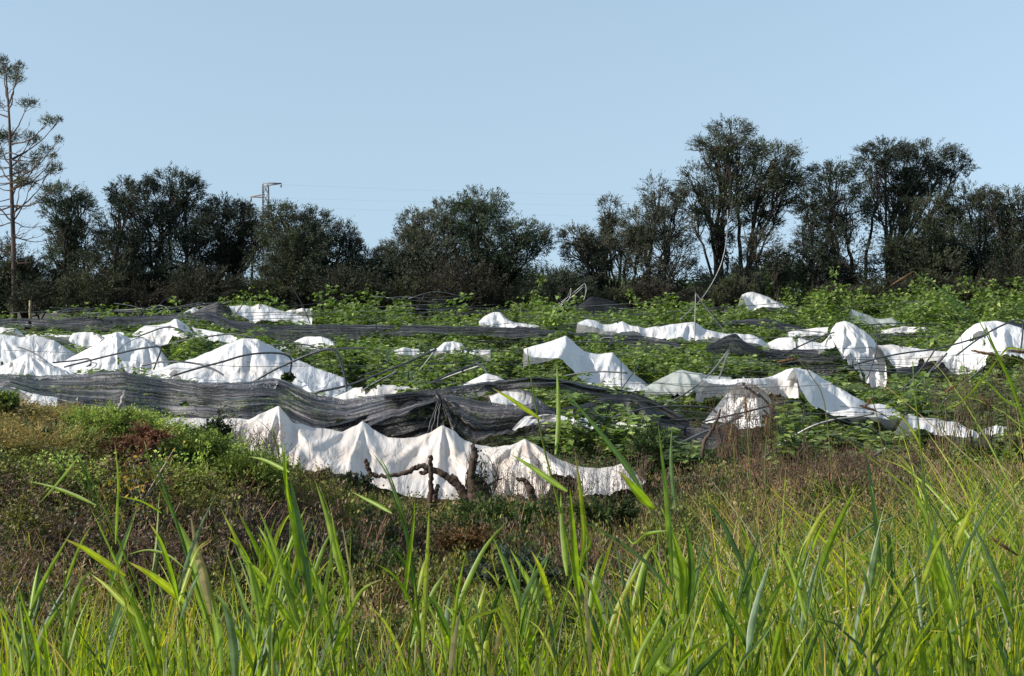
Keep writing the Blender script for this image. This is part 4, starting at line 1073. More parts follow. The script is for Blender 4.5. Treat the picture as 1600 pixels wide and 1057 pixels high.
# ------------------------------------------------------------------ crop
def crop_template(seed, H=1.15, n=340):
    r = np.random.default_rng(seed)
    st = MB(); lf = MB()
    k = 9
    for i in range(k):
        a = r.uniform(0, 2 * math.pi); rad = r.uniform(.1, .42)
        tip = np.array([math.cos(a) * rad, math.sin(a) * rad, H * (r.uniform(.5, 1.0) if i < k - 2 else r.uniform(1.0, 1.18))])
        p0 = np.array([math.cos(a) * .06, math.sin(a) * .06, 0])
        pp = spline([p0, (p0 + tip) / 2 + np.array([0, 0, .1]), tip], 6)
        tube(st, pp, np.linspace(.010, .004, 6), 4, cap=False)
        m = n // k
        nw_ = max(4, m // 6)
        t = (r.random(nw_) ** .6)[r.integers(0, nw_, m)] * .97 + r.random(m) * .03
        idx = np.clip((t * 5).astype(int), 0, 4); f = (t * 5 - idx)[:, None]
        c = pp[idx] * (1 - f) + pp[idx + 1] * f
        az = r.uniform(0, 2 * math.pi, m)
        out = np.stack([np.cos(az), np.sin(az), r.uniform(-.15, .35, m)], -1)
        c = c + out * r.uniform(.015, .11, m)[:, None]
        dr = unit(out + np.stack([0 * az, 0 * az, r.uniform(-.7, .3, m)], -1))
        nrm = unit(np.array([0, 0, 1.0]) + rand_dirs(m, r) * .55)
        tint = 0.7 + .6 * r.random((m, 1))
        colr = np.where(r.random((m, 1)) < .16, np.array([[0.32, 0.37, 0.11]]), np.array([[0.14, 0.195, 0.052]])) * tint
        leaf_folded(lf, c, dr, r.uniform(.10, .165, m), r.uniform(.038, .062, m), colr, nrm)
    return st, lf


CT_ = [crop_template(900 + i, 1.0 + .05 * (i % 3), 430) for i in range(8)]
CT_MESH = []
for st, lf in CT_:
    a = st.mesh('stems'); a.materials.append(M_STEM)
    b = lf.mesh('leaves'); b.materials.append(M_CROP)
    CT_MESH.append((a, b))
# cheaper, broader-leaved versions for the thick of the far rows
FT = []
for i in range(4):
    st, lf = crop_template(950 + i, 1.05, 210)
    FT.append((np.concatenate(lf.v) * np.array([1, 1, 1]), np.concatenate(lf.t), np.concatenate(lf.c)))


def inside(poly, x, y):
    c = np.zeros(x.shape, bool)
    n = len(poly)
    j = n - 1
    for i in range(n):
        xi, yi = poly[i]; xj, yj = poly[j]
        k = ((yi > y) != (yj > y)) & (x < (xj - xi) * (y - yi) / (yj - yi + 1e-9) + xi)
        c ^= k
        j = i
    return c


gx, gy = np.meshgrid(np.arange(-60, 1664, 4.0), np.arange(440, 800, 4.0))
DEPTHMAP = np.zeros(gx.shape)      # depth of the nearest cover in each cell; 0 = none
for poly, dd, isnet in COVER:
    m = inside(poly, gx, gy)
    DEPTHMAP = np.where(m & ((DEPTHMAP == 0) | (DEPTHMAP > dd)), dd, DEPTHMAP)


def blocks(x, y, h, w):
    """how much sheet a plant of height h would hide"""
    z0 = float(ground_h(x, y))
    a, t = proj(np.array([x, y, z0 + h])); _, b = proj(np.array([x, y, z0]))
    hw = w * F / y
    m = (gx > a - hw) & (gx < a + hw) & (gy > t) & (gy < b)
    return float((m & (DEPTHMAP > y)).sum()) / max(1, m.sum())


rg = np.random.default_rng(88)
cands = []
y = 20.6
while y < 64:
    half = (820 / F) * y + 3.6
    x = -half
    while x < half:
        cands.append((x + rg.uniform(-.28, .28), y + rg.uniform(-.35, .35)))
        x += 0.86
    y += 0.98
plants = []
for (x, y) in cands:
    px, py = proj(np.array([x, y, 0.5]))
    if y < 24.5 and px < 770: continue
    if y > 50 and px < 350 and rg.random() < .8: continue
    if y < 22 and px < 1000: continue
    tall = 0.98 + 0.34 * sstep(45, 60, y) + 0.36 * sstep(4, 16, x) * sstep(44, 60, y) + .30 * vnoise(x * .33, y * .33, seed=4)
    h = tall * rg.uniform(.66, 1.18)
    if vnoise(x * .5, y * .5, seed=6) < -0.3: h *= .5
    if rg.random() < .08 or vnoise(x * .55, y * .28, seed=16) < -.5: continue
    if rg.random() < .10: h *= 1.38
    ok = True
    for f in (1.0, .75, .55, .4):
        if blocks(x, y, h * f, .36) < (.035 if f > .4 else .06):
            h *= f; break
    else:
        ok = rg.random() < .06 and y > 27.5; h *= .5
    if ok and h > .32: plants.append((x, y, h))
plants.sort(key=lambda p: p[1] - p[2] * 6 + (60 if abs(p[0]) > p[1] * .365 else 0))
print('plants', len(plants))


def zone_label(px, y):
    if y < 27: z = ('near front', 'left' if px < 900 else 'middle' if px < 1200 else 'right')
    elif y < 36: z = ('middle', 'left' if px < 560 else 'centre' if px < 1000 else 'right')
    else: z = ('back', 'left' if px < 560 else 'centre' if px < 1000 else 'right')
    return z


ORD = ['closest', 'second closest', 'third closest', 'fourth closest', 'fifth closest', 'sixth closest', 'seventh closest', 'eighth closest', 'ninth closest', 'tenth closest'] + ['%dth closest' % k for k in range(11, 80)]
NTH_ = ['first', 'second', 'third', 'fourth', 'fifth', 'sixth', 'seventh', 'eighth', 'ninth', 'tenth'] + ['%dth' % k for k in range(11, 60)]


def near_label(items, anchors, noun):
    """items and anchors as (photo x, depth); a label by the landmark nearest to each and its place beside it"""
    rec = []
    for i, (px, d) in enumerate(items):
        best = min(anchors, key=lambda a: math.hypot((px - a[1]) * d / F, d - a[2]))
        dx = (px - best[1]) * d / F; dd = d - best[2]
        rel = ('left of' if dx < 0 else 'right of') if abs(dx) > abs(dd) * .8 else ('behind' if dd > 0 else 'in front of')
        rec.append(((best[0], rel), math.hypot(dx, dd), i))
    out = [None] * len(items); cnt = {}
    for key, _, i in sorted(rec, key=lambda r: (r[0], r[1])):
        k = cnt.get(key, 0); cnt[key] = k + 1
        out[i] = '%s %s %s the %s' % (noun, '%s', key[1], key[0]), k
    return [o[0].replace('%s ', ORD[o[1]] + ' ', 1) if False else (ORD[o[1]] + ' ' + o[0].replace(' %s ', ' ')) for o in out]


ANCH = [('peaked tent with bluish side', 181, 34), ('large white tent', 380, 32), ('humped white sheet', 274, 42), ('far pointed sheet', 406, 57), ('diamond sheet', 900, 33), ('raised net rope', 830, 26.5),
        ('smooth white flap under the rope', 820, 25), ('see-through sheet over the hoop', 1062, 29), ('long rolled sheet', 1150, 26.4), ('stained hanging sheet', 1178, 25.4), ('swooping sheet', 1290, 25.6), ('torn low scrap', 1470, 22),
        ('tall draped hump', 1330, 37.5), ('flat folded sheet', 1430, 36.5), ('high arched sheet', 1540, 34), ('grey net bundle', 1105, 23.4), ('standing black net corner', 1150, 39), ('long crumpled sheet', 1000, 44),
        ('crumpled central sheet', 706, 38.5), ('low dusty sheet behind the big net', 590, 28.6), ('long straight pole leaning from the net', 600, 31), ('dark spear reed', 1365, 22), ('right edge scrap of sheet', 1560, 21)]
_it = []
for (x, y, h) in plants[:295]:
    _px, _ = proj(np.array([x, y, .5])); _it.append((float(_px), y))
PLAB = near_label(_it, ANCH, 'green berry plant')
for i, (x, y, h) in enumerate(plants[:295]):
    k = int(rg.integers(len(CT_MESH)))
    px, _ = proj(np.array([x, y, .5]))
    z = zone_label(px, y)
    lab = PLAB[i]
    t = thing('berry_plant', lab, 'plant', (x, y, float(ground_h(x, y)) - .03), 'berry plants in the %s %s of the crop' % z)
    t.rotation_euler = (0, 0, rg.uniform(0, 6.28))
    w = rg.uniform(1.0, 1.3)
    t.scale = (w, w, h * 1.0)
    for nm, me in zip(('stem', 'foliage'), CT_MESH[k]):
        o = bpy.data.objects.new(nm, me); COL.objects.link(o); o.parent = t
mb = MB()
rest = np.array(plants[295:])
kk = rg.integers(0, len(FT), len(rest))
for j in range(len(FT)):
    m = rest[kk == j]
    n = len(m)
    pos = np.stack([m[:, 0], m[:, 1], ground_h(m[:, 0], m[:, 1]) - .03], -1)
    w = rg.uniform(1.15, 1.5, n)
    tint = (0.75 + .5 * rg.random((n, 1))) * np.array([[1.0, 1.0, 1.0]])
    place_many(mb, FT[j], pos, rg.uniform(0, 6.28, n), np.stack([w, w, m[:, 2]], -1), tint)
    # a second overlapping bush per spot thickens the row
    pos2 = pos + np.stack([rg.uniform(-.4, .4, n), rg.uniform(-.4, .4, n), 0 * w], -1)
    place_many(mb, FT[(j + 1) % 4], pos2, rg.uniform(0, 6.28, n), np.stack([w, w, m[:, 2] * .6], -1), tint * .9)
tag(mb.build('crop_foliage', M_CROP), 'dense green leaves of the far berry rows below the trees', 'foliage', kind='stuff')

# ------------------------------------------------------------------ undergrowth
def weed_template(seed, n=190, R=.26, H=.3, L=.035, W=.009, spread=.55, twig=.35):
    r = np.random.default_rng(seed)
    lf = MB()
    k = 16
    for i in range(k):
        a = r.uniform(0, 6.28); el = r.uniform(.15, 1.0)
        d0 = np.array([math.cos(a) * (1 - el * .6), math.sin(a) * (1 - el * .6), el])
        ln = H * r.uniform(.6, 1.25)
        o = np.array([r.normal() * R * .4, r.normal() * R * .4, 0])
        m = n // k
        t = r.random(m)[:, None] ** .6
        c = o + d0 * t * ln + r.normal(size=(m, 3)) * .022
        dr = unit(d0[None] * .4 + rand_dirs(m, r) * spread + np.array([0, 0, .15]))
        col = np.ones((m, 3)) * (0.65 + .7 * r.random((m, 1)))
        leaf_folded(lf, c, dr, L * (.6 + .8 * r.random(m)), W * (.7 + .7 * r.random(m)), col)
        if r.random() < twig:
            p = np.array([o, o + d0 * ln * .6, o + d0 * ln * 1.15])
            s = unit(np.cross(d0, r.normal(size=3))) * .003
            v = np.concatenate([p - s, p + s])
            lf.add(v, tris=[[0, 3, 1], [1, 3, 4], [1, 4, 2], [2, 4, 5]], col=(1.3, 1.0, .8))
    return np.concatenate(lf.v), np.concatenate(lf.t), np.concatenate(lf.c)


WT = [weed_template(300 + i, 176, .26, .26 + .04 * (i % 3)) for i in range(5)]
DT = [weed_template(320 + i, 150, .24, .30, .05, .0035, .45, .9) for i in range(4)]   # dry stringy tufts


def patch_colour(x, y):
    px, py = proj(np.stack([x, y, ground_h(x, y) + .1], -1))
    n1 = fbm(x * .95, y * .75, seed=31, o=4); n2 = fbm(x * 1.7, y * 1.7, seed=37, o=3)
    green = np.array([.052, .078, .020]); dark = np.array([.034, .050, .020]); olive = np.array([.120, .125, .032])
    brown = np.array([.115, .075, .055]); purple = np.array([.115, .085, .066]); straw = np.array([.20, .155, .085])
    bright = np.array([.21, .27, .055])
    c = np.where((n1 > .0)[:, None], green, dark)
    c = np.where(((n1 < -.12) & (n2 > -.35))[:, None], purple, c)
    c = np.where(((n1 > .22))[:, None], olive, c)
    c = np.where((n2 > .55)[:, None], brown, c)
    c = np.where(((n2 < -.75))[:, None], straw, c)
    # bright growth over the crest of the left mound
    m = (px < 470) & (py < 735) & (n2 > -.55)
    c = np.where(m[:, None], np.where((n1 > -.1)[:, None], bright, olive), c)
    m = (px < 110) & (py > 610) & (py < 690)
    c = np.where(m[:, None], np.array([.165, .135, .05]), c)
    # left foot of the mound: dry mauve growth
    m = (px < 420) & (py > 745) & (n2 > -.5) & (n1 < .25)
    c = np.where(m[:, None], purple * 1.05, c)
    # right: dry straw and brown
    m = (px > 1090) & (n2 > .05)
    c = np.where(m[:, None], np.where((n1 > .0)[:, None], brown * 1.1, straw * .8), c)
    return c, px, py


def undergrowth():
    r = np.random.default_rng(61)
    xs = []; ys = []
    n = 11500
    y = r.uniform(9.0, 21.5, n); x = r.uniform(-1, 1, n) * (y * .375 + 2.6)
    px, py = proj(np.stack([x, y, 0 * x], -1))
    keep = (y < 19.0) | (px > 1000)
    keep &= ~((y > 18.2) & (px > 380) & (px < 1010))
    x, y = x[keep], y[keep]
    c, px, py = patch_colour(x, y)
    hollow = ((px - 195) / 34) ** 2 + ((py - 690) / 20) ** 2 < 1
    x, y, c, px = x[~hollow], y[~hollow], c[~hollow], px[~hollow]
    n = len(x)
    c = c * np.where(px < 700, 1.45, 1.3)[:, None]
    hs_ = np.where(px < 470, .75, 1.0) * (0.75 + .5 * r.random(n)) * (1 + .35 * fbm(x * 1.1, y * 1.1, seed=44))
    _px, _py = proj(np.stack([x, y, ground_h(x, y)], -1))
    hs_ = np.where((_px < 470) & (_py < 740), hs_ * .62, hs_)
    hs_ = hs_ * np.where((y > 16.2) & (_px < 1020), .55, 1.0)
    hs_ = np.clip(hs_, .28, 1.6)
    dry = (c[:, 0] > c[:, 1]) & (r.random(n) < .5)
    for nm, TT, sel, lab in (('undergrowth', WT, ~dry, 'matted green weeds covering the bank below the sheets'), ('dry_undergrowth', DT, dry, 'dry brown and mauve weeds matted on the bank')):
        mb = MB()
        I = np.where(sel)[0]
        kk = r.integers(0, len(TT), len(I))
        for j in range(len(TT)):
            J = I[kk == j]
            pos = np.stack([x[J], y[J], ground_h(x[J], y[J]) - .04], -1)
            w = r.uniform(.9, 1.35, len(J))
            place_many(mb, TT[j], pos, r.uniform(0, 6.28, len(J)), np.stack([w, w, hs_[J] * 1.2], -1), c[J] * r.uniform(.75, 1.3, (len(J), 1)))
        tag(mb.build(nm, M_WEED), lab, 'weeds', kind='stuff')


undergrowth()


def shrub(name, label, px, py, d, rx, ry, col, seed, n=1500, L=.045, W=.012, cat='shrub', leafy=True, stem=True, base=None):
    """bush centred on a photo point: stems rooted in the bank and leaf clumps on them"""
    r = np.random.default_rng(seed)
    c = P(px, py, d)
    b = np.array([c[0], c[1] + .05, float(ground_h(c[0], c[1])) - .03])
    R = np.array([rx, (rx + ry) * .5, ry]) * d / F
    root = thing(name, label, cat, tuple(b))
    lf = MB(); st = MB()
    cc = lobe_leaves(lf, c, R, n, L * (.75 if name == 'creeping_shrub' else 1), W, col, rg=r, clumps=90 if name == 'creeping_shrub' else 26, up=.5, hollow=.55)
    for e in cc[::2]:
        tube(st, spline([b + r.normal(size=3) * .03, (b + e) / 2 + r.normal(size=3) * .05, e], 6), np.linspace(.012, .004, 6), 4, cap=False)
    for k in range(0 if name == 'creeping_shrub' else 30):
        e = cc[r.integers(len(cc))]
        q = e + unit(e - c) * r.uniform(.05, .2) + np.array([0, 0, .05])
        tube(st, [e, q], [.004, .002], 3, cap=False)
        m = 14
        leaf_tris(lf, e + (q - e) * r.random((m, 1)) + r.normal(size=(m, 3)) * .02, rand_dirs(m, r), L, W, np.asarray(col)[None] * (.8 + .6 * r.random((m, 1))))
    st.build('stem', M_DEAD, root); lf.build('foliage', M_WEED, root)
    return root


shrub('creeping_shrub', 'bright green creeping shrub crowning the left mound', 165, 665, 14.6, 66, 19, (.21, .27, .055), 1, 11000, .03, .009)
shrub('creeping_shrub', 'bright green shrub flowing down the left mound beside the dark hollow', 120, 700, 14.0, 40, 24, (.23, .29, .085), 2, 9000, .03, .009)
shrub('creeping_shrub', 'yellow-green weedy shrub at the left edge above the brown slope', 4, 628, 14.8, 22, 13, (.15, .20, .04), 3, 1500)
shrub('creeping_shrub', 'green shrub on the right shoulder of the mound', 300, 700, 14.4, 54, 19, (.14, .19, .04), 4, 8000, .03, .009)
shrub('creeping_shrub', 'green spreading shrub at the right foot of the mound', 385, 735, 14.2, 56, 20, (.15, .20, .04), 5, 8000, .03, .009)
shrub('rust_shrub', 'rust red dried shrub beside the dark hollow of the mound', 198, 708, 13.8, 44, 15, (.17, .075, .045), 6, 3400, .03, .008)
shrub('rust_shrub', 'small rust red dried patch reaching up the mound', 240, 680, 14.1, 22, 9, (.17, .075, .045), 7, 1300, .035, .009)
shrub('dark_shrub', 'small dark green shrub in front of the sheet left of its peak', 336, 676, 15.6, 18, 13, (.035, .045, .022), 8, 1500)
shrub('dark_shrub', 'brown dry shrub at the edge of the front sheet left of the stump', 505, 758, 17.6, 38, 16, (.055, .042, .032), 9, 2600, .04, .006)
shrub('dark_shrub', 'dark green shrub below the front sheet near its left end', 548, 765, 17.0, 30, 18, (.034, .046, .022), 10, 1900)
shrub('grey_shrub', 'blue-green shrub left of the dark hollow', 85, 695, 14.1, 28, 22, (.045, .075, .045), 11, 2000)
shrub('grey_shrub', 'grey-green thistly shrub in the lower middle of the bank', 790, 890, 12.6, 60, 22, (.055, .072, .050), 12, 2600, .04, .012)
shrub('green_shrub', 'green shrub spreading below the dead stump', 770, 812, 15.6, 75, 20, (.050, .080, .022), 13, 3800)
shrub('green_shrub', 'small green shrub behind the pole and right of the stump', 950, 805, 15.5, 50, 18, (.048, .070, .022), 14, 2400)
shrub('red_shrub', 'reddish brown low shrub in the middle of the bank', 730, 850, 13.8, 40, 16, (.12, .07, .03), 15, 1900)
shrub('dark_shrub', 'dark shrub growing up beside the right sheet among dry twigs', 1010, 690, 20.5, 34, 18, (.045, .075, .022), 16, 1700)
# leafy shrub with orange-yellow leaves and a pale thin stem
r_ = np.random.default_rng(3)
cs_ = P(218, 775, 12.6)
bb_ = np.array([cs_[0], cs_[1], float(ground_h(cs_[0], cs_[1])) - .05])
rt = thing('broadleaf_shrub', 'upright shrub with yellow and orange leaves on a thin pale stem', 'shrub', tuple(bb_))
st = MB(); lf = MB()
tips = []
for k in range(20):
    e = P(218 + r_.normal() * 26, 770 + r_.normal() * 26, 12.6 + r_.normal() * .12)
    tips.append(e)
    tube(st, spline([bb_, bb_ + (cs_ - bb_) * .5 + r_.normal(size=3) * .03, e], 8), np.linspace(.014, .004, 8), 5, cap=False)
for e in tips:
    m = 26
    c_ = e + r_.normal(size=(m, 3)) * .07
    pick = r_.random((m, 1))
    colr = np.where(pick < .25, np.array([[.42, .26, .04]]), np.where(pick < .5, np.array([[.25, .27, .05]]), np.array([[.06, .085, .025]])))
    leaf_folded(lf, c_, unit(rand_dirs(m, r_) + np.array([0, 0, .3])), .055, .014, colr)
st.build('stem', simple_mat('pale_stem', (.30, .26, .21), .8), rt); lf.build('foliage', M_WEED, rt)

# low weeds between the rows and under the sheets
r_ = np.random.default_rng(15)
n_ = 3600
y_ = r_.uniform(19.5, 44, n_) ; x_ = r_.uniform(-1, 1, n_) * (y_ * .375 + 3.5)
pos_ = np.stack([x_, y_, ground_h(x_, y_) - .03], -1)
mb = MB()
for j_ in range(5):
    J = np.arange(n_) % 5 == j_
    c_ = np.where(r_.random((J.sum(), 1)) < .3, np.array([[.12, .10, .05]]), np.array([[.065, .10, .03]])) * r_.uniform(.7, 1.3, (J.sum(), 1))
    w_ = r_.uniform(1.3, 2.0, J.sum())
    place_many(mb, WT[j_], pos_[J], r_.uniform(0, 6.28, J.sum()), np.stack([w_, w_, w_ * .42], -1), c_)
tag(mb.build('field_weeds', M_WEED), 'low weeds on the soil between the crop rows', 'weeds', kind='stuff')

# dry upright twigs in front of the sheets
def dry_twigs(name, label, x0, x1, y0, y1, d, n, seed, col=(.16, .12, .085), hz=.45):
    r = np.random.default_rng(seed)
    mb = MB()
    for k in range(n):
        b = P(r.uniform(x0, x1), r.uniform(y1 - 6, y1 + 6), d + r.uniform(-.3, .3))
        h = (y1 - y0) * d / F * r.uniform(.45, 1.1)
        e = b + np.array([r.normal() * .12 * h, r.normal() * .1, h])
        pp = spline([b, (b + e) / 2 + r.normal(size=3) * .02, e], 5)
        tube(mb, pp, np.linspace(.005, .002, 5), 3, cap=False, col=col)
        for j in range(5):
            q = pp[r.integers(2, 5)]
            w = q + np.array([r.normal() * .06, r.normal() * .04, r.uniform(.03, .12)])
            tube(mb, [q, w], [.003, .0015], 3, cap=False, col=col)
            m = 2
            leaf_tris(mb, w + r.normal(size=(m, 3)) * .012, rand_dirs(m, r), .022, .005, np.asarray(col)[None] * (.6 + .9 * r.random((m, 1))))
    tag(mb.build(name, M_WEED), label, 'twigs', kind='stuff')


dry_twigs('dry_twigs', 'dry upright stalks before the sheet right of the stump', 755, 1010, 715, 785, 18.3, 120, 1)
dry_twigs('dry_twigs', 'dry reddish stalks in front of the stained hanging sheet', 1120, 1215, 610, 712, 18.5, 85, 2, (.14, .085, .06))
dry_twigs('dry_twigs', 'dry stalks at the left end of the front sheet', 340, 440, 672, 722, 17.2, 80, 3)
dry_twigs('dry_twigs', 'dry brown stalks near the right edge above the grass', 1470, 1600, 575, 700, 15.0, 80, 4, (.13, .10, .06))
dry_twigs('dry_twigs', 'dry brown weeds below the swooping sheet', 1180, 1440, 700, 760, 15.5, 110, 5, (.13, .085, .06))

# ------------------------------------------------------------------ dead wood
def gnarl(mb, pts, d, rads, seed, sides=9, n=None):
    r = np.random.default_rng(seed)
    c = spline([(a, b, d + (q[2] if len(q) > 2 else 0)) for q in pts for a, b in [q[:2]]], n or len(pts) * 6)
    W = P(c[:, 0], c[:, 1], c[:, 2])
    W += r.normal(size=W.shape) * .006
    R = np.interp(np.linspace(0, 1, len(W)), np.linspace(0, 1, len(rads)), rads) * (1 + .05 * r.normal(size=len(W)))
    k0 = len(mb.v)
    tube(mb, W, R, sides)
    V = mb.v[k0]
    nn = vnoise(V[:, 0] * 22, V[:, 1] * 22, V[:, 2] * 14, seed=seed)
    V += rand_dirs(len(V), r) * (R.mean() * .10) + (V - V.mean(0)) * 0
    V[:, 2] += nn * R.mean() * .25; V[:, 0] += nn * R.mean() * .2


DS = 17.6
base = P(745, 800, DS)
rt = thing('dead_stump', 'gnarled dead tree stump with a long crooked left limb', 'tree stump', tuple(base))
mb = MB()
gnarl(mb, [(748, 802), (744, 775), (738, 755), (738, 730), (741, 710), (739, 694)], DS, [.15, .13, .075, .05, .045, .028], 1)
gnarl(mb, [(752, 798), (756, 775, .1), (752, 758, .1), (744, 742, .05)], DS, [.12, .11, .07, .03], 2)
mb.build('trunk', M_DEAD, rt, smooth=True)
for s, (pts, rads) in enumerate((([(738, 786), (722, 768), (708, 752), (692, 740), (672, 733), (658, 729), (640, 736), (622, 742), (600, 744), (582, 742), (572, 744)], [.085, .06, .045, .038, .034, .03, .026, .023, .018]),
                                 ([(590, 744), (579, 740), (575, 730), (570, 719)], [.03, .03, .026]),
                                 ([(668, 735), (662, 740), (656, 738)], [.03, .02]),
                                 ([(716, 762), (712, 748), (706, 742)], [.03, .018]),
                                 ([(748, 770), (760, 762), (774, 752), (784, 748)], [.03, .018, .01]))):
    mb = MB(); gnarl(mb, pts, DS, rads, 10 + s); mb.build('limb', M_DEAD, rt, smooth=True)
r_ = np.random.default_rng(31)
mb = MB()
for k in range(16):
    x = 745 + r_.normal() * 10
    gnarl(mb, [(x, 780), (x + r_.normal() * 8 + 6, 750), (x + r_.normal() * 16 + 8, 712 + r_.uniform(-8, 25))], DS + r_.uniform(-.1, .1), [.008, .003], 40 + k, 4, 8)
mb.build('twigs', M_DEAD, rt)
mb = MB()
c_ = P(750 + r_.normal(size=90) * 11, 745 + r_.normal(size=90) * 22, DS - .12)
leaf_folded(mb, c_, rand_dirs(90, r_), .05, .014, np.array([[.05, .07, .025]]) * (.6 + .8 * r_.random((90, 1))))
mb.build('foliage', M_WEED, rt)

rt = thing('broken_post', 'short upright brown broken post with a side stub left of the stump', 'post', tuple(P(673, 804, 17.2)))
mb = MB(); gnarl(mb, [(672, 812), (672, 790), (673, 760), (674, 735), (673, 711)], 17.2, [.042, .036, .031, .028, .028], 60); mb.build('shaft', M_DEAD, rt, smooth=True)
mb = MB(); gnarl(mb, [(675, 792), (679, 780), (681, 768), (684, 759)], 17.2, [.035, .032, .022], 61); mb.build('branch_stub', M_DEAD, rt, smooth=True)
mb = MB(); gnarl(mb, [(760, 777), (746, 786), (728, 798)], 17.0, [.03, .035, .02], 62); tag(mb.build('fallen_branch', M_DEAD, smooth=True), 'short fallen branch lying at the foot of the stump', 'branch')
rt = thing('dead_root', 'curved dead branch arching out of the weeds right of the stump', 'branch', tuple(P(834, 800, 17.6)))
mb = MB(); gnarl(mb, [(838, 800), (832, 778), (828, 764), (820, 752), (808, 748)], 17.6, [.05, .045, .05, .035, .02], 63); mb.build('limb', M_DEAD, rt, smooth=True)
mb = MB(); gnarl(mb, [(1098, 715), (1100, 694), (1112, 672), (1122, 652), (1126, 640)], 17.5, [.02, .024, .02, .012], 64); tag(mb.build('dead_branch', M_DEAD, smooth=True), 'twisted brown dead branch in front of the stained sheet', 'branch')
mb = MB(); gnarl(mb, [(1244, 742), (1248, 716), (1256, 690), (1262, 672)], 16, [.012, .01, .006], 65); tag(mb.build('dead_branch', M_DEAD, smooth=True), 'thin upright dead twig among weeds below the swooping sheet', 'branch')
mb = MB(); gnarl(mb, [(182, 646), (188, 632), (193, 620), (195, 611)], 16.5, [.018, .018, .02, .018], 66); gnarl(mb, [(190, 628), (196, 620)], 16.5, [.012, .012], 67)
tag(mb.build('wooden_stake', simple_mat('grey_wood', (.3, .27, .25), .85), smooth=True), 'weathered split stake leaning before the big net on the mound', 'stake')
mb = MB(); gnarl(mb, [(119, 636), (122, 622)], 16.5, [.012, .010], 68)
tag(mb.build('wooden_stake', M_PIPEL, smooth=True), 'tiny pale stake tip before the big net left of the split stake', 'stake')
mb = MB(); gnarl(mb, [(57, 690), (62, 674), (68, 665)], 14.3, [.014, .016, .014], 69)
tag(mb.build('wooden_stake', simple_mat('grey_wood_old', (.26, .26, .26), .85), smooth=True), 'grey stake in the shrub left of the dark hollow', 'stake')
mb = MB(); gnarl(mb, [(1187, 620), (1176, 612), (1164, 604)], 22, [.02, .02], 70, 6); tag(mb.build('tied_rod', M_PIPE), 'short rod tied across the top of the stained sheet', 'rod')
mb = MB(); gnarl(mb, [(1162, 602), (1163, 590)], 26, [.03, .03], 71, 6); tag(mb.build('tied_rod', M_PIPEL), 'short pale rod upright above the stained sheet', 'rod')
mb = MB(); gnarl(mb, [(47, 500), (47, 470)], 62, [.06, .05], 72, 6); tag(mb.build('wooden_post', simple_mat('tan_wood', (.30, .24, .12), .85)), 'short tan post before the far left bushes', 'post')

# ------------------------------------------------------------------ tall grass
def blades(mb, base, az, H, lean, droop, w, col, segs=8, twist=None, fold=.25):
    """arching V-section blades; all inputs arrays"""
    n = len(base)
    t = np.linspace(0, 1, segs + 1)[None, :, None]
    dirh = np.stack([np.cos(az), np.sin(az), 0 * az], -1)[:, None, :]
    up = np.array([0, 0, 1.0])[None, None, :]
    c = base[:, None, :] + dirh * (lean * H)[:, None, None] * (0.6 * t + .4 * t ** 2.2) + up * H[:, None, None] * (t - droop[:, None, None] * t ** 3.2)
    tan = unit(np.gradient(c, axis=1))
    fa = (twist if twist is not None else rng.uniform(0, 6.28, n))
    ref = np.stack([np.cos(fa), np.sin(fa), 0 * fa], -1)[:, None, :]
    s = unit(np.cross(tan, ref)); nn = np.cross(s, tan)
    prof = np.clip(np.minimum(1, .45 + t * 3.2) * (1 - t ** 3.0) + .03, 0, 1)
    ww = w[:, None, None] * prof
    a = c - s * ww + nn * ww * fold; b = c + s * ww + nn * ww * fold
    V = np.stack([a, c, b], 2).reshape(-1, 3)          # n, segs+1, 3
    k = (np.arange(n) * (segs + 1) * 3)[:, None, None]
    i = (np.arange(segs) * 3)[None, :, None]
    q1 = np.stack([k + i, k + i + 1, k + i + 4, k + i + 3], -1).reshape(-1, 4)
    q2 = np.stack([k + i + 1, k + i + 2, k + i + 5, k + i + 4], -1).reshape(-1, 4)
    C = np.repeat(col, (segs + 1) * 3, 0).reshape(n, segs + 1, 3, 3)
    tipy = np.array([1.35, 1.05, .8])
    C = C * (1 + (tipy - 1) * np.clip((t[..., None] - .75) * 4, 0, 1))
    C[:, :, 1, :] *= 1.25        # pale midrib
    mb.add(V, quads=np.concatenate([q1, q2]), col=C.reshape(-1, 3))


GRN = np.array([.175, .245, .018]); DGR = np.array([.055, .105, .025]); YEL = np.array([.28, .31, .022]); STRW = np.array([.36, .27, .14]); BLU = np.array([.16, .22, .12])


def grass_cols(n, r, p=(.46, .2, .16, .10, .08)):
    k = r.choice(5, n, p=p)
    return np.stack([GRN, DGR, YEL, STRW, BLU])[k] * r.uniform(.7, 1.25, (n, 1))


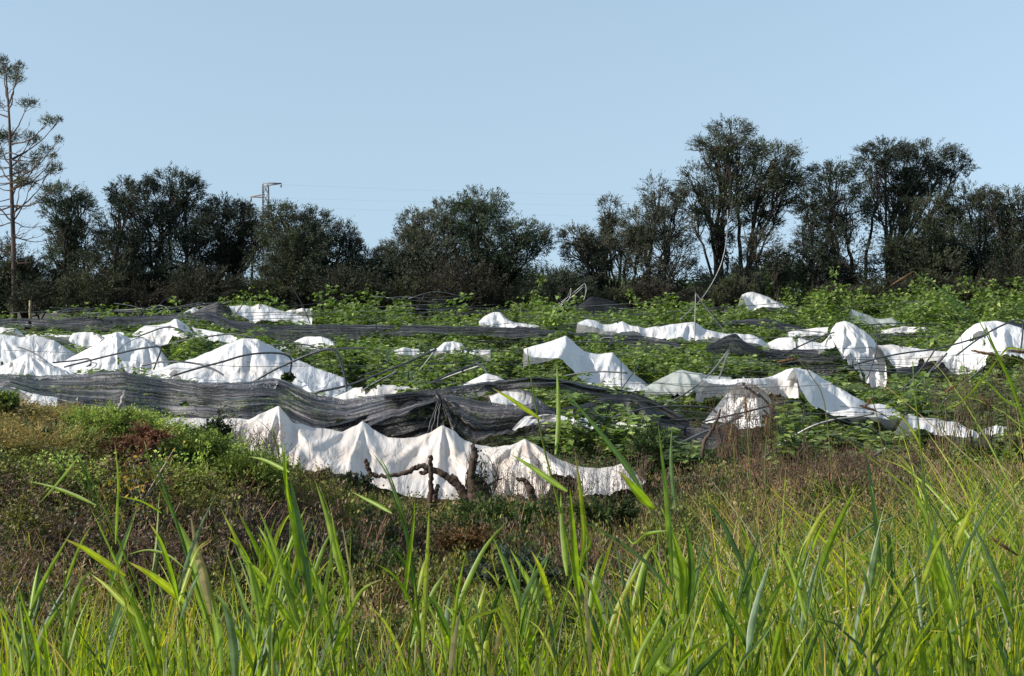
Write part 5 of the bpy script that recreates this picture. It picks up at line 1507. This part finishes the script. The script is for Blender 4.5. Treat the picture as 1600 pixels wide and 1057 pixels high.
def grass_field(name, label, n, d0, d1, x0, x1, tipf, seed, wid, p, leanr=(.05, .6), spread=45, clump=18):
    """tipf(px) gives the photo height the blade tips of this stand reach"""
    r = np.random.default_rng(seed)
    nc = max(4, n // clump)
    cx = r.uniform(x0, x1, nc); cd = d0 + (d1 - d0) * r.random(nc) ** .8
    k = r.integers(0, nc, n)
    px = cx[k] + r.normal(size=n) * spread / np.maximum(1, cd[k] / 4) * .55
    d = cd[k] + r.normal(size=n) * .12
    g = P(px, 1000, d)
    z0 = ground_h(g[:, 0], g[:, 1])
    tip = tipf(cx)[k] + np.abs(r.normal(size=n)) * 95 + (r.normal(size=nc) * 38)[k]
    ztip = P(px, tip, d)[:, 2]
    H = np.clip(ztip - z0, .3, 2.6)
    az = r.uniform(0, 6.28, n)
    lean = r.uniform(*leanr, n) * .6
    droop = r.uniform(.0, .34, n) * (r.random(n) < .34)
    H = H / (1 - droop * .75)
    base = np.stack([g[:, 0] - np.cos(az) * lean * H * .5, g[:, 1], z0], -1)
    mb = MB()
    blades(mb, base, az, H, lean, droop, r.uniform(*wid, n), grass_cols(n, r, p), 9, r.uniform(0, 6.28, n))
    tag(mb.build(name, M_GRASS), label, 'grass', kind='stuff')


def ip(*a):
    xs, ys_ = zip(*a)
    return lambda x: np.interp(x, xs, ys_)


P_MAIN = (.52, .18, .18, .05, .07)
grass_field('tall_grass', 'bright green reed grass filling the bottom of the view', 1050, 3.4, 5.6, -60, 1660,
            ip((0, 945), (150, 915), (260, 865), (480, 870), (620, 930), (760, 965), (900, 915), (1100, 890), (1300, 880), (1600, 870)), 1, (.004, .0115), P_MAIN, (.05, .75), 60, 14)
grass_field('tall_grass', 'finer green and straw grass behind the nearest reeds', 1500, 5.4, 8.0, -60, 1660,
            ip((0, 975), (250, 930), (480, 930), (620, 975), (780, 985), (900, 945), (1100, 880), (1300, 830), (1600, 800)), 2, (.0035, .0095), (.4, .22, .14, .14, .10), (.1, .8))
grass_field('tall_grass', 'tangled olive and straw grass covering the right bank', 2000, 7.5, 12.5, 1000, 1660,
            ip((1000, 900), (1080, 840), (1200, 800), (1350, 780), (1450, 745), (1600, 690)), 3, (.004, .010), (.26, .34, .10, .24, .06), (.3, 1.8), 40, 9)
grass_field('tall_grass', 'low dry grass on the bank behind the reeds', 1500, 8.5, 12.5, -60, 1000,
            ip((0, 930), (400, 930), (700, 960), (1000, 880)), 4, (.002, .005), (.22, .3, .08, .3, .10), (.3, 1.2), 60)


grass_field('tall_grass', 'wide yellow-green blades scattered over the right bank', 260, 5.6, 9.0, 1040, 1660,
            ip((1040, 860), (1200, 790), (1350, 770), (1480, 745), (1600, 700)), 5, (.005, .010), (.5, .18, .22, .06, .04), (.2, 1.5), 60, 5)
grass_field('tall_grass', 'leafy grass tufts at the right edge before the arched sheet', 260, 7.5, 11.5, 1450, 1680,
            ip((1430, 760), (1500, 700), (1560, 650), (1660, 600)), 6, (.004, .009), (.36, .34, .14, .14, .02), (.3, 1.7), 40, 6)
grass_field('tall_grass', 'dense fine green grass along the very bottom', 1100, 3.8, 6.0, -60, 1660,
            ip((0, 975), (300, 960), (700, 990), (1100, 955), (1600, 945)), 8, (.003, .008), (.46, .22, .16, .09, .07), (.05, .7), 50, 14)


def leaf_strip(pts, d, wpx, col, seed, tipc=None, dd=0.0, parent=None, name='leaf', label=None, segs=14, face=None):
    """one long reed leaf along a photo path; wpx = widest width in photo pixels"""
    r = np.random.default_rng(seed)
    c2 = spline(pts, segs + 1)
    t = np.linspace(0, 1, segs + 1)
    W = P(c2[:, 0], c2[:, 1], d + dd * t)
    w = wpx * d / F / 2
    prof = np.minimum(1, .35 + t * 2.6) * (1 - t ** 2.6) + .02
    tan = unit(np.gradient(W, axis=0))
    a = r.uniform(-.6, .6) if face is None else face
    ref = unit(np.array([math.sin(a), math.cos(a), .25 * r.normal()]))
    s = unit(np.cross(tan, ref)); nn = np.cross(s, tan)
    ww = (w * prof)[:, None]
    V = np.stack([W - s * ww + nn * ww * .35, W - s * ww * .5 + nn * ww * .08, W, W + s * ww * .5 + nn * ww * .08, W + s * ww + nn * ww * .35], 1).reshape(-1, 3)
    i = np.arange(segs)[:, None] * 5; j = np.arange(4)[None]
    q = np.stack([i + j, i + j + 1, i + j + 6, i + j + 5], -1).reshape(-1, 4)
    C = np.tile(np.asarray(col, float), (len(V), 1)).reshape(segs + 1, 5, 3)
    C[:, 2] = C[:, 2] * 1.35 + .02
    if tipc is not None:
        f = np.clip((t - .72) * 4, 0, 1)[:, None, None]
        C = C * (1 - f) + np.asarray(tipc)[None, None] * f
    mb = MB(); mb.add(V, quads=q, col=C.reshape(-1, 3))
    o = mb.build(name, M_GRASS, parent, smooth=True)
    if label: o['label'] = label
    return o


def reed(label, d, stem, leaves, seed, stem_w=6, group=None):
    b = P(stem[0][0], stem[0][1], d)
    gz = float(ground_h(b[0], b[1]))
    root = thing('reed_plant', label, 'reed', (b[0], b[1], gz), group)
    mb = MB()
    c = spline(stem, 18)
    W = np.concatenate([[np.array([b[0] - .03, b[1], gz - .02])], P(c[:, 0], c[:, 1], d)])
    tube(mb, W, np.linspace(stem_w, 1.6, len(W)) * d / F / 2, 6, col=GRN * .9)
    mb.build('stem', M_GRASS, root, smooth=True)
    for i, lf_ in enumerate(leaves):
        pts, w, kind = lf_[:3]
        col = {'g': GRN, 'b': GRN * 1.15, 'd': DGR, 'y': YEL, 's': STRW, 'p': BLU}[kind]
        leaf_strip(pts, d - .02 * i, w, col, seed * 50 + i, STRW if kind in 'yb' and i % 2 else None, dd=(-.12 if i % 2 else .1), parent=root)


REEDS = [
    ('tall reed at the left with one long leaf arching left and another folded tip', 4.0, [(262, 1080), (232, 960), (196, 870), (165, 800), (140, 745), (124, 714)],
     [([(150, 790), (118, 775), (84, 762), (44, 752)], 6, 'g'), ([(124, 712), (100, 742), (78, 768), (58, 790)], 6, 'g'), ([(122, 716), (135, 745), (150, 790), (165, 840)], 5, 'd'),
      ([(196, 900), (160, 876), (130, 856), (100, 842)], 11, 'y'), ([(215, 965), (186, 935), (165, 915), (143, 898)], 10, 'y'), ([(180, 850), (182, 800), (184, 750), (179, 688)], 8, 'b'), ([(240, 1050), (215, 970), (190, 900), (140, 790)], 9, 'g'), ([(250, 1060), (230, 1000), (205, 940), (150, 880)], 10, 'g')]),
    ('stout reed with a broad upright leaf sheath and pale torn tip in the left half', 3.9, [(352, 1080), (335, 1000), (312, 930), (290, 860), (268, 800), (240, 740), (226, 690)],
     [([(322, 975), (306, 900), (296, 860), (272, 806)], 26, 'g'), ([(300, 900), (282, 840), (262, 780), (232, 696)], 9, 'd'), ([(330, 960), (318, 900), (308, 860), (298, 806)], 14, 's'),
      ([(292, 945), (262, 918), (232, 896), (200, 878)], 13, 'y'), ([(345, 1050), (338, 980), (328, 930), (320, 880)], 18, 'g'), ([(252, 802), (232, 790), (215, 782), (186, 776)], 5, 'g'), ([(238, 892), (243, 850), (246, 810), (249, 770)], 5, 'g'), ([(368, 1070), (362, 1000), (352, 950), (334, 925)], 16, 'p'), ([(290, 890), (262, 868), (230, 860), (196, 868)], 4, 'g')]),
    ('upright reed with a small bright side leaf left of the front sheet', 4.1, [(494, 1080), (488, 990), (476, 900), (460, 820), (448, 760), (432, 700), (425, 668)],
     [([(488, 960), (478, 880), (466, 810), (452, 742)], 16, 'd'), ([(470, 900), (460, 830), (448, 760), (440, 690)], 9, 'g'), ([(452, 738), (432, 728), (412, 719), (390, 714)], 7, 'b'), ([(436, 700), (425, 680), (412, 664), (393, 652)], 2.5, 'd'),
      ([(480, 1020), (452, 930), (430, 860), (402, 790)], 11, 'g'), ([(455, 800), (448, 770), (446, 730), (444, 690)], 5, 'g'), ([(490, 1040), (500, 960), (514, 890), (520, 830)], 8, 'g'), ([(478, 1000), (440, 950), (410, 905), (372, 860)], 10, 'g')]),
    ('reed with crossing narrow leaves between the sheet peaks', 4.3, [(558, 1080), (550, 1000), (540, 930), (528, 860), (514, 800), (500, 762)],
     [([(532, 900), (520, 850), (508, 800), (492, 750)], 9, 'g'), ([(545, 960), (538, 900), (524, 840), (516, 790)], 8, 'b'), ([(550, 1000), (552, 930), (545, 880), (534, 815)], 6, 's'), ([(528, 1010), (505, 950), (488, 900), (470, 840)], 12, 'g')]),
    ('reed with a wide yellow-green side leaf below the dead limb', 4.2, [(664, 1080), (656, 1000), (650, 930), (642, 860), (628, 800), (612, 750), (596, 718)],
     [([(612, 802), (592, 790), (572, 780), (548, 768)], 7, 'b'), ([(650, 920), (640, 860), (628, 810), (606, 760)], 7, 'd'), ([(626, 800), (610, 755), (598, 730), (580, 706)], 4, 'd'), ([(632, 940), (638, 880), (645, 830), (648, 780)], 7, 'g'),
      ([(660, 1020), (664, 940), (668, 860), (671, 785)], 9, 'y'), ([(655, 990), (640, 940), (615, 900), (585, 880)], 7, 'g')]),
    ('tall slender reed with a straight pale upright blade near the centre', 4.0, [(926, 1080), (912, 1000), (902, 930), (888, 850), (868, 770), (850, 700), (838, 640), (828, 580), (824, 545)],
     [([(868, 710), (872, 670), (872, 620), (870, 568)], 8, 'g'), ([(845, 655), (820, 638), (796, 622), (768, 606)], 8, 'y'), ([(886, 768), (856, 748), (830, 730), (798, 710)], 10, 'b'), ([(905, 930), (900, 880), (896, 830), (890, 760)], 12, 'g'),
      ([(886, 900), (882, 860), (878, 820), (876, 770)], 10, 'b'), ([(908, 880), (912, 830), (908, 780), (898, 705)], 9, 'y'), ([(924, 1060), (920, 980), (916, 940), (918, 880)], 9, 's'), ([(905, 900), (912, 868), (922, 850), (912, 812)], 6, 'g')]),
    ('leaning reed with one very long dark leaf crossing the field', 4.1, [(1080, 1080), (1066, 1000), (1052, 930), (1038, 860), (1018, 800), (1000, 755)],
     [([(1008, 775), (975, 725), (930, 668), (880, 608)], 11, 'd'), ([(1022, 796), (1005, 780), (988, 760), (967, 736)], 15, 'b'), ([(1050, 900), (1046, 830), (1040, 760), (1028, 660)], 10, 'g'), ([(1056, 800), (1050, 750), (1048, 710), (1050, 668)], 7, 'p'),
      ([(1068, 970), (1060, 900), (1052, 840), (1032, 790)], 15, 'b'), ([(1076, 960), (1082, 900), (1078, 850), (1068, 808)], 13, 'd'), ([(1052, 930), (1010, 880), (960, 842), (905, 812)], 6, 'd'), ([(1066, 960), (1070, 900), (1062, 870), (1050, 830)], 16, 'g'), ([(1040, 830), (1010, 835), (990, 850), (978, 836)], 5, 'g'), ([(1080, 1040), (1060, 1000), (1030, 1030), (1000, 1060)], 7, 'g')]),
    ('reed with a dark upright spear leaf in the right half', 4.6, [(1402, 1080), (1396, 1000), (1388, 930), (1378, 860), (1370, 800), (1362, 760)],
     [([(1376, 880), (1370, 820), (1362, 760), (1352, 702)], 10, 'd'), ([(1392, 930), (1390, 880), (1388, 840), (1378, 826)], 9, 'd'), ([(1400, 1000), (1392, 960), (1376, 925), (1362, 915)], 9, 'y'), ([(1384, 890), (1366, 880), (1350, 872), (1328, 862)], 6, 'g'), ([(1396, 960), (1420, 930), (1440, 920), (1455, 915)], 6, 'g')]),
    ('vigorous bright reed right of the dark spear leaf', 4.4, [(1492, 1080), (1484, 1000), (1478, 930), (1470, 860), (1456, 800), (1444, 760)],
     [([(1472, 880), (1458, 830), (1440, 790), (1420, 760)], 10, 'g'), ([(1480, 960), (1470, 900), (1458, 850), (1450, 800)], 16, 'b'), ([(1486, 990), (1484, 930), (1476, 880), (1462, 850)], 12, 'g'), ([(1478, 850), (1490, 825), (1510, 805), (1535, 795)], 7, 'g'), ([(1466, 830), (1450, 790), (1442, 750), (1440, 700)], 5, 'g'), ([(1484, 990), (1512, 970), (1540, 950), (1560, 935)], 7, 'p')]),
    ('thin dark stalk with a level blade standing in the right third', 4.8, [(1350, 1080), (1335, 990), (1322, 900), (1312, 830), (1300, 790), (1288, 758)],
     [([(1328, 930), (1300, 905), (1262, 935), (1225, 965)], 5, 'g'), ([(1322, 850), (1360, 822), (1390, 812), (1420, 795)], 4, 'd'), ([(1316, 840), (1290, 870), (1262, 890), (1240, 910)], 5, 's')]),
    ('very tall thin stalk rising past the swooping sheet', 5.6, [(1468, 1080), (1460, 960), (1452, 860), (1446, 780), (1438, 690), (1430, 620), (1426, 565)],
     [([(1440, 700), (1430, 680), (1412, 655), (1390, 640)], 4, 'y'), ([(1450, 830), (1440, 800), (1432, 770), (1430, 740)], 4, 'g')]),
    ('arching reed hanging in from the right edge above the sheets', 5.0, [(1640, 1080), (1634, 900), (1622, 780), (1604, 680), (1580, 600), (1550, 540), (1530, 502)],
     [([(1530, 504), (1500, 476), (1465, 448), (1440, 425)], 4, 'd'), ([(1600, 660), (1580, 600), (1556, 550), (1536, 500)], 6, 'g'), ([(1560, 560), (1530, 600), (1500, 630), (1475, 640)], 4, 'y'), ([(1600, 640), (1570, 625), (1545, 600), (1520, 590)], 4, 'g'), ([(1560, 560), (1575, 545), (1590, 545), (1610, 548)], 4, 'y')]),
    ('sharp reed clump in the bottom left corner', 3.9, [(48, 1090), (44, 1020), (38, 980), (32, 940)],
     [([(46, 1060), (42, 1020), (36, 980), (30, 940)], 10, 'g'), ([(60, 1070), (58, 1020), (48, 980), (30, 930)], 8, 'g'), ([(20, 1070), (16, 1030), (10, 1000), (2, 970)], 9, 'g'), ([(76, 1070), (72, 1020), (70, 990), (66, 960)], 8, 'b'), ([(96, 1080), (100, 1010), (108, 960), (109, 905)], 6, 'g')]),
    ('dry bleached blade bent over near the bottom centre', 3.8, [(712, 1090), (714, 1030), (718, 990)],
     [([(704, 1060), (708, 1020), (714, 980), (720, 952)], 11, 's'), ([(716, 1050), (724, 1000), (728, 960), (730, 930)], 6, 'g'), ([(720, 990), (740, 965), (770, 955), (800, 940)], 6, 'y')]),
    ('pair of broad pale leaves in the bottom right centre', 3.7, [(1180, 1100), (1176, 1050), (1172, 1010)],
     [([(1168, 1030), (1174, 980), (1186, 930), (1206, 870)], 12, 'p'), ([(1150, 1060), (1164, 1030), (1190, 1000), (1222, 950)], 9, 'p'), ([(1070, 1060), (1030, 1040), (1040, 1000), (1068, 960)], 14, 'g')]),
    ('broad diagonal leaves sweeping up right at the bottom middle', 3.6, [(1000, 1110), (1010, 1070), (1020, 1040)],
     [([(1000, 1070), (1030, 1020), (1052, 985), (1072, 965)], 13, 'g'), ([(1030, 1075), (1060, 1040), (1090, 1010), (1130, 990)], 12, 'b'), ([(985, 1070), (1000, 1020), (1024, 975), (1045, 930)], 10, 'g'), ([(1070, 1080), (1090, 1050), (1110, 1030), (1140, 1000)], 10, 'd')]),
]
for i, (lab, d, stem, lv, ) in enumerate([(r0[0], r0[1], r0[2], r0[3]) for r0 in REEDS]):
    reed(lab, d, stem, lv, i + 1)

# more reeds of the same stand, each its own plant
r_ = np.random.default_rng(99)
RP = [(float(r_.uniform(-20, 1620)), float(r_.uniform(3.7, 5.4))) for _ in range(46)]
RA = [('left reed with the folded tip', 200, 4.0), ('stout reed with the torn tip', 310, 3.9), ('upright reed before the front sheet', 470, 4.1), ('reed with crossing narrow leaves', 540, 4.3), ('reed below the dead limb', 650, 4.2),
      ('slender reed near the centre', 905, 4.0), ('leaning reed with the long dark leaf', 1060, 4.1), ('dark spear leaf', 1390, 4.6), ('vigorous bright reed', 1480, 4.4), ('bottom left corner clump', 48, 3.9), ('dry bleached blade', 714, 3.8), ('pale broad leaves', 1176, 3.7), ('thin dark stalk', 1320, 4.8)]
RL = near_label(RP, RA, 'plain green reed')
for i in range(46):
    px, d = RP[i]
    topy = np.interp(px, [0, 200, 500, 700, 850, 1100, 1600], [925, 850, 830, 910, 870, 850, 820]) + r_.uniform(-30, 70)
    lx = r_.normal() * 26
    stem = [(px, 1090), (px + lx * .3, (1090 + topy) / 2 + 20), (px + lx, topy)]
    lv = []
    for k in range(5):
        f = r_.uniform(.1, .8)
        bx = px + lx * f; by = 1090 + (topy - 1090) * f
        s = r_.choice([-1, 1]); ln = r_.uniform(70, 150)
        hx = r_.uniform(.15, .6); lv.append(([(bx, by), (bx + s * ln * hx * .28, by - ln * .38), (bx + s * ln * hx * .6, by - ln * .72), (bx + s * ln * hx, by - ln * r_.uniform(.85, 1.15))], r_.uniform(5, 11), r_.choice(list('ggbdyp'))))
    side = 'left' if px < 530 else 'middle' if px < 1070 else 'right'
    reed(RL[i], d, stem, lv, 100 + i, 5, 'reeds in the front thicket at the %s' % side)

# furry seed spikes on thin stalks
SPK = [((1392, 446), (1428, 424), (1500, 520), 9), ((1215, 566), (1246, 560), (1290, 640), 6), ((1344, 634), (1368, 642), (1420, 700), 5.5), ((1476, 613), (1494, 602), (1530, 680), 5.5), ((1140, 692), (1144, 664), (1150, 760), 5.5),
       ((1166, 648), (1164, 620), (1172, 740), 5.5), ((1196, 680), (1198, 652), (1196, 760), 5.5), ((1518, 548), (1556, 556), (1640, 600), 5.2), ((1576, 548), (1610, 552), (1650, 590), 5.0), ((1352, 636), (1362, 622), (1378, 700), 6), ((1550, 842), (1590, 868), (1610, 900), 4.6),
       ((1530, 618), (1548, 636), (1575, 660), 5.5)]
for i, (a, b, c, d) in enumerate(SPK):
    A, B, Cc = P(*a, d), P(*b, d), P(*c, d)
    rt = thing('seed_head', 'brown furry grass seed spike %s' % ['arching above the far right crop', 'over leaves left of the swooping sheet', 'beside the tip of the swooping sheet', 'by the torn low scrap at the right', 'standing left before the stained sheet', 'standing highest before the stained sheet', 'standing right before the stained sheet', 'lying level across the arched sheet', 'at the right edge below the arched sheet', 'short and slanting above the low scrap', 'lying across grass at the lower right edge', 'pointing down right of the low scrap'][i], 'seed head', tuple(B))
    st = MB(); tube(st, spline([B, (B + Cc) / 2 + np.array([0, 0, .03]), Cc, Cc + np.array([.05, 0, -.5])], 14), .0022, 4, col=(.2, .2, .06)); st.build('stalk', M_GRASS, rt)
    sp = MB(); m = 260
    rr = np.random.default_rng(i)
    t = rr.random((m, 1))
    w = .0055 * np.sin(np.clip(t * .94 + .05, 0, 1) * math.pi) ** .5
    q = A + (B - A) * t + rand_dirs(m, rr) * w
    leaf_tris(sp, q, unit(unit(A - B)[None] * .8 + rand_dirs(m, rr) * .7), 0.007, .0011, np.array([[.22, .125, .065]]) * (.6 + .8 * rr.random((m, 1))))
    tube(sp, [A, (A + B) / 2, B], [.002, .0045, .003], 6, col=(.22, .12, .06)); sp.build('spike', M_WEED, rt)

bpy.context.view_layer.update()
